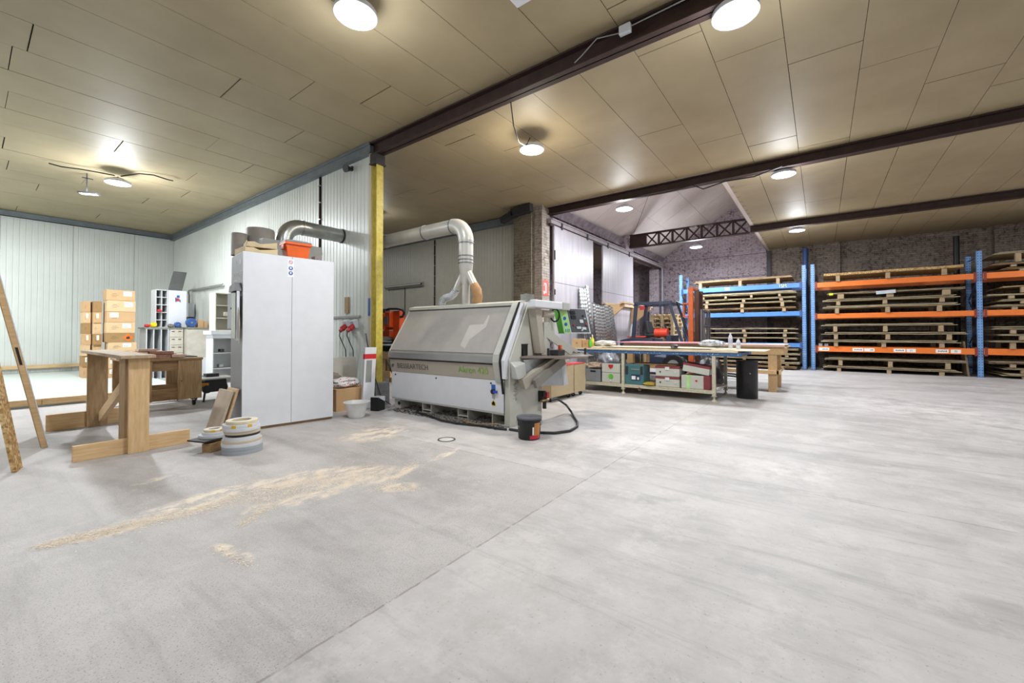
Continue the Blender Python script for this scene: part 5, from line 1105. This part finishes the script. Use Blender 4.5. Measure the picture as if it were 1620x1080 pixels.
# black bin and friends
t = T('waste_bin', (8.80, 1.12, 0), 'tall black round waste bin at the right end of the workbench', 'bin')
MB().lathe([(0, .002), (.170, .002), (.176, .012), (.178, .68), (.186, .685), (.186, .70), (.172, .70), (.166, .68), (.162, .02), (0, .02)], n=40).build('body', mat('scuffed black', '#1d1c1e', .4, var=.3, scale=20), t)
MB().cyl((-.165, -.07, .47), (-.170, -.072, .47), .014, n=12).build('sticker', M_grey, t)
sack('black_bag', (9.62, 1.95, .0), (.42, .50, .72), mat('black liner bag', '#1d1a1b', .45, bump=.5, scale=8), 'full black rubbish bag between the workbench and the timber table', 'bag', 15)

# ---- timber table with the pink sheet
t = T('timber_table', (10.5, 2.3, 0), 'big timber work table with thick square legs beyond the workbench', 'table'); o = t.location
for (x, y) in ((10.0, .74), (11.1, .74), (10.0, 3.75), (11.1, 3.75), (10.0, 3.42)):
    MB(o).box((x, y, 0), (x+.14, y+.15, .765)).build('leg', M_pine, t, .004)
MB(o).box((9.98, .66, .766), (10.03, 3.95, .905)).box((9.98, .62, .766), (11.3, .66, .905)).box((11.25, .66, .766), (11.3, 3.95, .905)).build('apron', M_pine, t, .003)
MB(o).box((9.94, .66, .37), (9.998, 3.9, .445)).box((9.94, .70, .37), (11.26, .739, .445)).build('stretcher', M_pine, t, .003)
MB(o).box((9.95, .56, .906), (11.35, 4.0, .925)).build('table_top', M_ply, t, .002)
M_pink = mat('pink sheet', '#b98787', .6, var=.08); 
ob = MB().box((9.92, .60, .926), (11.2, 3.95, .97)).build('pink_board', mat('pinkish plywood', '#c2a090', .6, var=.06), bevel=.001); tag(ob, 'pinkish board covering the big timber table', 'board')
ob = MB().box((9.85, 1.9, .971), (11.2, 4.15, .992)).build('pink_board', mat('rose sheet', '#cf8a92', .55, var=.1), bevel=.001); tag(ob, 'rose red sheet lying on the left half of the big timber table', 'board')
ob = MB().box((10.2, .56, .971), (10.7, .95, .981)).build('white_sheet', M_white); tag(ob, 'little white sheet at the right corner of the big timber table', 'sheet')
# ================================================================== lattice truss under the sloping bay
t = T('lattice_truss', (14.3, 1.7, 4.26), 'brown riveted lattice truss crossing below the sloping roof bay', 'truss'); o = t.location
ya, yb, za, zb = 1.72, 5.44, 4.235, 4.70
MB(o).box((14.22, ya, za), (14.38, yb, za+.03)).box((14.28, ya, za+.03), (14.32, yb, za+.05)).build('bottom_chord', M_brown, t)
MB(o).box((14.22, ya, zb-.03), (14.38, yb, zb)).box((14.28, ya, zb-.05), (14.32, yb, zb-.03)).build('top_chord', M_brown, t)
MB(o).box((14.27, 4.90, za+.03), (14.33, yb, zb-.03)).build('end_plate', M_brown, t)
n_ = 7; dy = (4.9-ya)/n_
for i in range(n_):
    y = ya+dy*i
    MB(o).bar((14.27, y+.05, za+.04), (14.27, y+dy-.05, zb-.04), .05, .012, (1, 0, 0)).build('diagonal', M_brown, t)
    MB(o).bar((14.32, y+.05, zb-.04), (14.32, y+dy-.05, za+.04), .05, .012, (1, 0, 0)).build('diagonal', M_brown, t)
    MB(o).box((14.25, y+dy-.045, za+.03), (14.34, y+dy+.015, zb-.03)).build('upright', M_brown, t)
wire('roof_tie', [(14.25, 5.3, 4.70), (12.5, 4.2, 5.35), (10.9, 3.0, 6.1), (9.6, 2.0, 6.75)], .006, 'thin steel tie rod running under the sloping roof boards', 'rod', M_brown)

# ================================================================== pallet racks
XF, XB = 16.8, 17.85
M_blueD = mat('dark blue steel', '#2f4f86', .5, var=.1); M_blk = mat('grey aged timber', '#a08a6c', .8, var=.15, scale=12)
def punched(name):
    k = NT(name); v = k.sep()
    zz_ = k.math('FRACT', k.math('DIVIDE', v[2], .075)); dz = k.math('ABSOLUTE', k.math('SUBTRACT', zz_, .5))
    yy = k.math('ABSOLUTE', k.math('SUBTRACT', k.math('ABSOLUTE', v[1]), .028))
    h = k.math('MULTIPLY', k.math('LESS_THAN', dz, .16), k.math('LESS_THAN', yy, .009))
    f = k.noise(7, 4); c = k.ramp(f, [(.3, '#5b8ac6'), (.7, '#7ea6d6')]); k.l(k.mix(h, c, '#0e1726'), k.b.inputs['Base Color']); k.b.inputs['Roughness'].default_value = .45; return k.m
M_punch = punched('punched blue upright')
def upright(y, label, h=3.48, grp='blue rack end frames'):
    t = T('rack_frame', (XF, y, 0), label, 'rack frame', grp)
    for x, n in ((0, 'front_post'), (XB-XF, 'rear_post')):
        MB().box((x-.005, -.05, .01), (x+.0, .05, h)).box((x, -.05, .01), (x+.08, -.045, h)).box((x, .045, .01), (x+.08, .05, h)).build(n, M_punch, t)
        MB().box((x-.02, -.07, 0), (x+.10, .07, .01)).build('foot_plate', M_blueD, t)
    z = .25; i = 0
    while z < h-.7:
        a, b = (.05, XB-XF+.02) if i % 2 == 0 else (XB-XF+.02, .05)
        MB().bar((a, 0, z), (b, 0, z+.62), .02, .03).build('brace', M_blueD, t); z += .64; i += 1
    MB().bar((.05, 0, .22), (XB-XF+.02, 0, .22), .02, .03).bar((.05, 0, h-.15), (XB-XF+.02, 0, h-.15), .02, .03).build('brace', M_blueD, t)
    return t
upright(4.38, 'far left end frame of the blue rack beside the forklift mast')
upright(.46, 'right end frame of the blue rack, next to the orange rack')
upright(.225, 'left end frame of the orange rack')
upright(-3.49, 'end frame between the wide orange bay and the last bay')
upright(-7.2, 'end frame of the last orange bay outside the view')
def beam(y0, y1, z0, z1, m_, label, grp, hook, prints=()):
    t = T('rack_beam', (XF, (y0+y1)/2, z0), label, 'rack beam', grp); w2 = abs(y1-y0)/2
    MB().box((-.055, -w2, 0), (-.008, w2, z1-z0)).build('box_beam', m_, t, .004)
    for s in (-1, 1): MB().box((-.062, s*w2-s*.005, -.04), (-.006, s*w2-s*.06, z1-z0+.03)).build('hook_plate', hook, t, .002)
    for (y, w3, body, col) in prints:
        yl = col is not None
        if not yl: MB().box((-.0575, y-w3/2-(y0+y1)/2, .03), (-.0555, y+w3/2-(y0+y1)/2, .13)).build('label', M_label, t)
        if body.startswith('#'):
            m = MB()
            for q in range(int(body[1:])): m.box((-.0588, y-w3*.36+q*w3*.1-(y0+y1)/2, .062+(q % 2)*.008), (-.0578, y-w3*.36+q*w3*.1+w3*.07-(y0+y1)/2, .098-(q % 3)*.006))
            m.build('print', M_ink, t)
        else: text('lettering', body, .15 if yl else .07, (-.0588, y-(y0+y1)/2, .08), (PI/2, 0, -PI/2), M_yl if yl else M_ink, t, .0005, sx=.9)
    return t
M_hook = mat('dark red hook', '#7d2f2c', .5)
def rear(y0, y1, z0, z1, m_, label, grp):
    t = T('rack_beam', (XB, (y0+y1)/2, z0), label, 'rack beam', grp); w2 = abs(y1-y0)/2
    MB().box((.088, -w2, 0), (.14, w2, z1-z0)).build('box_beam', m_, t)
M_yl = mat('yellow sticker', '#e6e03a', .6)
yw = 'beams of the wide orange bay'
for (z0, z1, nm) in ((2.70, 2.86, 'top'), (1.69, 1.84, 'middle'), (.62, .79, 'lowest')):
    pr = ((-.06, .26, '#6', None), (-.90, .26, '#7', None), (-1.17, .24, '#3', None), (-1.85, .26, '#7', None), (-2.10, .2, '11', None), (-2.74, .26, '#7', None), (-3.01, .2, '22', None)) if nm == 'lowest' else ()
    beam(-3.43, .165, z0, z1, M_orange, '%s front orange beam of the wide rack bay' % nm, yw, M_hook, [p for p in pr if p[0] < .0] )
    rear(-3.43, .165, z0, z1, M_orange, '%s rear orange beam of the wide rack bay' % nm, yw)
    beam(-7.14, -3.55, z0, z1, M_orange, '%s front orange beam of the last bay at the right edge' % nm, 'beams of the last bay', M_hook)
    rear(-7.14, -3.55, z0, z1, M_orange, '%s rear orange beam of the last bay' % nm, 'beams of the last bay')
for (z0, z1, nm) in ((2.74, 2.90, 'top'), (1.80, 1.95, 'middle'), (.74, .88, 'lowest')):
    pr = ((2.75, .26, '100', M_yl), (1.05, .26, '1SM', M_yl)) if nm == 'top' else ()
    beam(.52, 4.32, z0, z1, M_blue, '%s front blue beam of the blue rack' % nm, 'beams of the blue bay', M_blueD, pr)
    rear(.52, 4.32, z0, z1, M_blueD, '%s rear blue beam of the blue rack' % nm, 'beams of the blue bay')
S(MB().cyl((18.4, .45, 0), (18.4, .45, 4.3), .08, n=12).build('trim_19', M_blueD), 'blue grey rainwater pipe behind the racks')
S(MB().box((18.70, 1.55, 0), (18.8, 1.68, 4.4)).build('trim_22', M_dark), 'dark vertical channel where the brick changes colour')
S(MB().cyl((18.4, -3.35, 0), (18.4, -3.35, 4.2), .07, n=12).build('trim_20', M_black), 'black pipe on the brick wall behind the racks')

# sheets of board stored on blocks
M_sh = [wood('stored board grey', '#8f8069', '#b3a283', (6, 3, 6), knots=False), wood('stored board pale', '#a8987a', '#c4b594', (6, 3, 6), knots=False), M_osb, wood('stored board brown', '#82684a', '#a78a64', (6, 3, 6), knots=False)]
rs = random.Random(21)
def sheet(y0, y1, x0, x1, z, th, m_, parent, o, seed):
    """a slightly wavy board with a ragged front edge"""
    rq = random.Random(seed); n = 14; vs_ = []; ph = rq.uniform(0, 6); am = rq.uniform(.002, .007)
    for k2 in (0, 1):
        for i in range(n+1):
            y = y0+(y1-y0)*i/n; zz_ = z+am*math.sin(ph+i*.7)+am*.5*math.sin(ph*2+i*1.9)
            fx = x0+rq.uniform(-.012, .012) if k2 == 0 else vs_[i*2][0]
            vs_ += [(fx, y, zz_+k2*th), (x1, y, zz_+k2*th)]
    N = 2*(n+1); fs = []
    for i in range(n):
        a = 2*i
        fs += [(a, a+1, a+3, a+2), (N+a, N+a+2, N+a+3, N+a+1), (a, a+2, N+a+2, N+a), (a+1, N+a+1, N+a+3, a+3)]
    fs += [(0, N, N+1, 1), (2*n, 2*n+1, N+2*n+1, N+2*n)]
    return MB(o).add(vs_, fs).build('board', m_, parent)
cnt = [0]
def load(z0, z1, yl, yr, label, grp, nsh=2, mi=None, th=None, blocks=(.12, .5, .88), bw=.10, zblock=None, x0=None, rag=.12):
    """boards lying on three rows of blocks; z0 = what the blocks stand on, z1 = top of the boards"""
    cnt[0] += 1; x0 = XF-.12+rs.uniform(-.05, .05) if x0 is None else x0
    t = T('board_pallet', (x0, (yl+yr)/2, z0), label, 'pallet', grp); o = t.location
    th = th or .012; tot = nsh*(th+.012); zb_ = z1-tot-.006
    for f_ in blocks:
        y = yl+(yr-yl)*f_+rs.uniform(-.04, .04)
        MB(o).box((x0+.03, y-bw/2, z0+.001), (x0+.13, y+bw/2, zb_)).build('block', M_blk, t, .002)
        MB(o).box((x0+1.2, y-bw/2, z0+.001), (x0+1.3, y+bw/2, zb_)).build('block', M_blk, t)
    z = zb_+.010
    for i in range(nsh):
        a = yl-(rs.uniform(0, rag) if i else 0); b = yr+(rs.uniform(0, rag) if i else 0)
        sheet(b, a, x0+rs.uniform(0, .05), x0+1.5, z, th, M_sh[mi if mi is not None else rs.randrange(2)], t, o, cnt[0]*10+i); z += th+.012
    return t
B1 = 'board pallets in the wide orange bay'
load(2.861, 3.13, -.07, -3.17, 'thick chipboard pallet on the very top of the wide orange bay', B1, 1, 2, .07)
pp = load(2.302, 2.50, -.15, -3.2, 'pallet just under the top orange beam with a pale sign on its edge', B1, 2, 0, bw=.16, x0=XF-.16)
for z0, z1, lb in ((2.10, 2.30, 'pallet second from the top between the upper two orange beams'), (1.841, 2.085, 'pallet resting on the middle orange beam')):
    load(z0, z1, -.03, -3.1, lb, B1, 3, 1)
for z0, z1, yr, lb in ((1.26, 1.51, -3.05, 'uppermost pallet between the middle and lowest orange beams'), (1.02, 1.25, -3.25, 'centre pallet between the middle and lowest orange beams, boards poking out right'), (.791, 1.005, -3.10, 'pallet resting on the lowest orange beam')):
    load(z0, z1, .02, yr, lb, B1, 3, 1)
load(.19, .44, -.07, -3.24, 'upper pallet on the floor below the lowest orange beam', B1, 3, 0); load(0, .18, -.03, -3.12, 'pallet standing on the floor of the wide orange bay', B1, 3, 0)
def gap_fill(): pass
t = T('price_sign', (XF-.176, -1.55, 2.45), 'pale blue-grey sign fixed on a board edge under the top orange beam', 'sign'); MB().box((-.006, -.22, -.05), (.0, .22, .05)).build('plate', mat('pale sign', '#b9c0c6', .6), t); t.rotation_euler = (-.06, 0, 0)
MB(pp.location).box((XF-.180, -.30, 2.42), (XF-.175, -.20, 2.485)).build('edge_tag', mat('lime tag', '#c5d42a', .6), pp, label='small yellow-green tag')
B2 = 'board pallets in the blue bay'
load(2.901, 3.18, 3.87, .78, 'pallet on the very top of the blue rack', B2, 2, 3, .025, blocks=(.08, .5, .88))
load(2.47, 2.66, 3.9, .65, 'uppermost pallet between the two upper blue beams', B2, 4, 1, bw=.07, blocks=(.1, .35, .6, .85))
for z0, z1, mi, lb in ((2.33, 2.46, 1, 'second pallet from the top between the two upper blue beams'), (2.13, 2.32, 1, 'third pallet from the top between the two upper blue beams'), (1.951, 2.12, 3, 'pallet resting on the middle blue beam')):
    load(z0, z1, 3.8, .68, lb, B2, 2, mi)
for z0, z1, mi, lb in ((1.26, 1.40, 1, 'topmost pallet below the middle blue beam'), (1.09, 1.25, 1, 'pallet second from the top below the middle blue beam'), (.881, 1.08, 1, 'pallet resting on the lowest blue beam')):
    load(z0, z1, 3.8, .62, lb, B2, 2, mi)
for i, (z0, z1, yr) in enumerate(((.56, .70, .62), (.42, .55, .58), (.27, .41, .64), (.14, .26, .58), (.0, .13, .66))):
    load(z0, z1, 3.7, yr, ('topmost', 'second', 'middle', 'fourth', 'lowest')[i]+' pallet in the pile on the floor under the blue rack', B2, 3, (0, 1, 0, 1, 3)[i], x0=XF-.30-.05*i, rag=.06)
B3 = 'board pallets in the last bay'
for (z0, z1, lb, ns, mi) in ((3.10, 3.38, 'topmost pallet at the right edge, above the orange beam', 2, 1), (2.98, 3.09, 'second pallet above the top orange beam at the right edge', 2, 3), (2.861, 2.97, 'pallet resting on the top orange beam at the right edge', 2, 3),
    (2.28, 2.48, 'thick brown pallet below the top orange beam at the right edge', 1, 3), (2.13, 2.27, 'middle pallet below the top orange beam at the right edge', 2, 1), (1.99, 2.12, 'lower pallet below the top orange beam at the right edge', 2, 1), (1.841, 1.98, 'pallet resting on the middle orange beam at the right edge', 2, 1),
    (1.20, 1.40, 'dark pile of thin boards under the middle beam at the right edge', 4, 0), (1.03, 1.19, 'pallet in the middle above the lowest beam at the right edge', 2, 1), (.791, 1.02, 'pallet resting on the lowest beam at the right edge', 2, 1),
    (.30, .46, 'upper floor pallet at the right edge', 3, 0), (.15, .29, 'middle floor pallet at the right edge', 2, 1), (0, .14, 'lowest floor pallet at the right edge', 3, 1)):
    load(z0, z1, -3.62-rs.uniform(0, .3), -7.0, lb, B3, ns, mi, th=.03 if ns == 1 else None)
tag(MB().hexa([(17.0, -3.28, 0), (17.5, -3.28, 0), (17.5, -3.32, 0), (17.0, -3.32, 0), (17.02, -3.2, .98), (17.4, -3.2, .98), (17.4, -3.24, .98), (17.02, -3.24, .98)]).build('upright_board', M_blk), 'grey board standing upright beside the right rack frame', 'board')
for y, lb in ((.03, 'left small grey block on the lowest orange beam'), (-.12, 'right small grey block on the lowest orange beam')):
    tag(MB().box((XF-.05, y-.05, .791), (XF+.05, y+.05, .88)).build('grey_block', M_grey, bevel=.004), lb, 'block', 'blocks on the lowest beam')

# ================================================================== forklift behind the table
FX, FY = 12.1, 3.0
t = T('forklift', (12.6, 3.8, 0), 'old dark blue forklift with an orange mast and a bent overhead guard', 'forklift'); o = t.location
M_navy = mat('dark navy paint', '#2b3446', .5, var=.15); M_mast = mat('orange mast paint', '#b8561f', .5, var=.15, scale=10)
MB(o).prism([(3.2, .25), (4.75, .25), (4.95, .5), (4.95, 1.0), (4.6, 1.08), (3.95, 1.05), (3.9, .55), (3.3, .5)], 'x', 12.1, 13.1).build('chassis', M_navy, t, .02)
MB(o).box((12.2, 4.2, 1.08), (13.0, 4.75, 1.12)).build('engine_cover', mat('orange hood', '#d1432a', .45), t, .01)
for y in (3.35, 4.6):
    for x in (12.02, 13.0):
        w3 = MB(o).cyl((x, y, .30), (x+.18, y, .30), .30, n=28).build('wheel', M_rubber, t); MB(o).cyl((x-.01, y, .30), (x+.19, y, .30), .16, n=20).build('rim', M_grey, w3)
for x in (12.15, 13.05):
    MB(o).bar((x, 4.55, 1.0), (x, 4.45, 2.08), .09, .09).build('guard_post', M_navy, t, .006); MB(o).bar((x, 3.12, .9), (x, 3.48, 2.08), .07, .07).build('guard_post', M_navy, t, .006)
g_ = MB(o).bar((12.15, 4.5, 2.09), (12.15, 3.42, 2.09), .09, .09).bar((13.05, 4.5, 2.09), (13.05, 3.42, 2.09), .09, .09)
for i in range(6): g_.bar((12.15, 3.5+.19*i, 2.10), (13.05, 3.5+.19*i, 2.10), .03, .04)
g_.build('overhead_guard', M_navy, t, .004)
MB(o).box((12.11, 4.18, 1.9), (12.13, 4.33, 2.02)).build('red_sticker', mat('red sticker', '#9c2733', .5), t)
MB(o).box((12.3, 3.95, 1.09), (12.8, 4.22, 1.2)).hexa([(12.3, 4.1, 1.2), (12.8, 4.1, 1.2), (12.8, 4.22, 1.2), (12.3, 4.22, 1.2), (12.34, 4.18, 1.58), (12.76, 4.18, 1.58), (12.76, 4.28, 1.58), (12.34, 4.28, 1.58)]).build('seat', M_black, t, .03)
MB(o).box((12.2, 3.45, .5), (13.0, 3.6, 1.15)).build('dashboard', M_navy, t, .01); MB(o).cyl((12.6, 3.6, 1.15), (12.6, 3.7, 1.28), .02, n=8).tube([Vector((12.6, 3.72, 1.3))+Vector((.17*math.cos(a), .06*math.sin(a), .15*math.sin(a))) for a in [2*PI*i/16 for i in range(17)]], .015, 6, caps=False).build('steering_wheel', M_black, t)
MB(o).cyl((12.35, 3.58, 1.22), (12.35, 3.95, 1.22), .13, n=20).build('gas_bottle', mat('orange red bottle', '#d9452c', .4), t)
for x in (12.25, 12.95):
    MB(o).box((x-.045, 2.86, .08), (x+.045, 2.99, 2.50)).build('mast_channel', M_mast if x < 12.5 else mat('rusty brown mast', '#6b3a22', .6, var=.3), t, .004)
MB(o).box((12.30, 2.86, 2.44), (12.90, 2.96, 2.50)).build('mast_crossbar', M_mast, t); MB(o).box((12.2, 2.86, .3), (13.0, 2.98, .42)).build('mast_crossbar', M_mast, t)
MB(o).box((12.15, 2.99, 1.66), (12.3, 3.12, 1.70)).box((12.15, 2.99, 2.02), (12.3, 3.12, 2.06)).box((12.17, 3.09, 1.70), (12.28, 3.12, 2.02)).build('mast_bracket', M_mast, t)
for x in (12.36, 12.84): MB(o).box((x-.04, 2.74, .1), (x+.04, 2.83, 2.42)).build('inner_mast', mat('oily brown mast', '#4a3026', .5, .3), t)
MB(o).cyl((12.6, 2.88, .4), (12.6, 2.88, 1.9), .035, n=12).build('lift_cylinder', M_galv, t)
cg = MB(o)
for y in (2.62,):
    for x in (12.1, 12.45, 12.8, 13.1): cg.bar((x, y, .5), (x, y, 1.86), .05, .03)
    cg.bar((12.08, y, 1.84), (13.12, y, 1.84), .04, .04).bar((12.08, y, 1.42), (13.12, y, 1.42), .03, .03).bar((12.08, y, .9), (13.12, y, .9), .04, .10)
cg.build('load_backrest', mat('grey steel carriage', '#5d5c5f', .5, .3), t)
MB(o).bar((12.3, 2.6, .12), (12.3, 1.75, .06), .12, .04).bar((12.9, 2.6, .12), (12.9, 1.75, .06), .12, .04).box((12.24, 2.60, .06), (12.36, 2.64, .9)).box((12.84, 2.60, .06), (12.96, 2.64, .9)).build('fork', M_dark, t)
MB(o).tube([(12.15, 3.12, 2.0), (12.2, 3.3, 2.12), (12.3, 3.2, 1.8), (12.2, 3.05, 1.5)], .02, 8).build('hydraulic_hose', M_black, t)

# pallets stacked behind the forklift
M_pal2 = wood('euro pallet wood', '#a8926c', '#c7b28c', (3, 14, 14), knots=False)
pt = T('wooden_pallet', (15.6, 4.55, 0), 'wooden pallet in the tall stack seen through the forklift', 'pallet', 'stacked wooden pallets behind the forklift')
m = MB()
for i in range(5): m.box((-.6, -.40+.165*i, .122), (.6, -.30+.165*i, .144))
m.build('deck', M_pal2, pt, .002)
m = MB()
for x in (-.52, 0, .52): m.box((x-.07, -.4, .10), (x+.07, .4, .121))
m.build('stringer', M_pal2, pt)
for y in (-.35, 0, .35):
    for x in (-.52, 0, .52): MB().box((x-.07, y-.05, .022), (x+.07, y+.05, .0995)).build('block', M_pal2, pt)
m = MB()
for y in (-.35, 0, .35): m.box((-.6, y-.05, 0), (.6, y+.05, .0215))
m.build('skid', M_pal2, pt)
nm = ('second', 'third', 'fourth', 'fifth', 'sixth', 'seventh', 'eighth', 'ninth', 'tenth', 'eleventh', 'twelfth', 'topmost')
for i in range(1, 13):
    q = dup(pt, (15.6+rs.uniform(-.03, .03), 4.55+rs.uniform(-.02, .02), i*.1455), rs.uniform(-.03, .03), nm[i-1]+' wooden pallet from the floor in the stack seen through the forklift')
    q['category'] = 'pallet'; q['group'] = 'stacked wooden pallets behind the forklift'
pt['label'] = 'lowest wooden pallet in the stack seen through the forklift'
for q in [x for x in bpy.data.objects if x.name.startswith('wooden_pallet')]: q.rotation_euler.z += PI/2*0

# ================================================================== metal strips, bracket shelf and clutter by the sliding doors
t = T('metal_strip_bundle', (10.4, 5.2, 0), 'tall bundle of silver rippled metal strips leaning on the left sliding door', 'metal strips'); o = t.location
def ripple(x0, x1, n, z1, dx, name, parent, o, y0=5.0, y1=5.44):
    for i in range(n):
        x = x0+(x1-x0)*i/(n-1); m = MB(o); N = 46; zt = z1-rs.uniform(0, .12); vs_ = []
        for j in range(N+1):
            f_ = j/N; z = f_*zt; off = .016*(1 if j % 2 else -1)
            vs_ += [(x-.05+off+dx*f_, y0+(y1-y0)*f_, z), (x+.05+off+dx*f_, y0+(y1-y0)*f_-.012, z), (x+.05+off+dx*f_, y0+(y1-y0)*f_+.02, z), (x-.05+off+dx*f_, y0+(y1-y0)*f_+.02, z)]
        fs = [(4*j+a, 4*j+(a+1) % 4, 4*j+4+(a+1) % 4, 4*j+4+a) for j in range(N) for a in range(4)]+[(0, 3, 2, 1), (4*N, 4*N+1, 4*N+2, 4*N+3)]
        m.add(vs_, fs); m.build(name, M_galv, parent)
ripple(10.20, 10.62, 4, 2.6, .25, 'strip', t, o)
t = T('metal_strip_bundle', (10.9, 5.0, 0), 'lower, wider bundle of silver rippled metal strips beside the taller one', 'metal strips'); o = t.location
ripple(10.35, 11.55, 9, 2.08, -.12, 'strip', t, o, 4.70, 4.92)
t = T('bracket_shelf', (13.3, 5.2, 1.6), 'pale timber shelf on two triangular brackets fixed to the right sliding door', 'shelf'); o = t.location
MB(o).box((12.0, 4.78, 2.12), (14.7, 4.90, 2.17)).box((12.0, 5.40, 2.12), (14.7, 5.49, 2.17)).build('rail', M_pine, t, .003)
for x in (12.15, 14.5): MB(o).prism([(5.49, 2.119), (4.80, 2.119), (4.80, 2.04), (5.40, 1.55), (5.49, 1.55)], 'x', x-.03, x+.03).build('bracket', M_pine, t, .003)
for i, (x, y, z, r, h, m_, lb) in enumerate(((11.8, 5.1, 0, .05, .95, mat('white pipe', '#c3c5c8', .5), 'white pipe offcut standing by the sliding door, left'), (12.0, 5.15, 0, .04, .85, mat('white pipe', '#c3c5c8', .5), 'thinner white pipe offcut by the sliding door'))):
    tag(MB().cyl((x, y, 0), (x, y, h), r, n=14).build('pipe_offcut', m_), lb, 'pipe', 'pipe offcuts')
sack('grey_wrap', (10.0, 4.32, 0), (.9, .5, .8), mat('silver wrap', '#8d9095', .4, .3, var=.5, scale=14, bump=1.), 'heap of silver wrapping behind the workbench', 'heap', 17)
S(MB().box((9.145, 5.47, 2.2), (9.165, 5.49, 2.34)).box((9.145, 5.47, 3.1), (9.165, 5.49, 3.35)).build('trim_21', M_black), 'door stops')
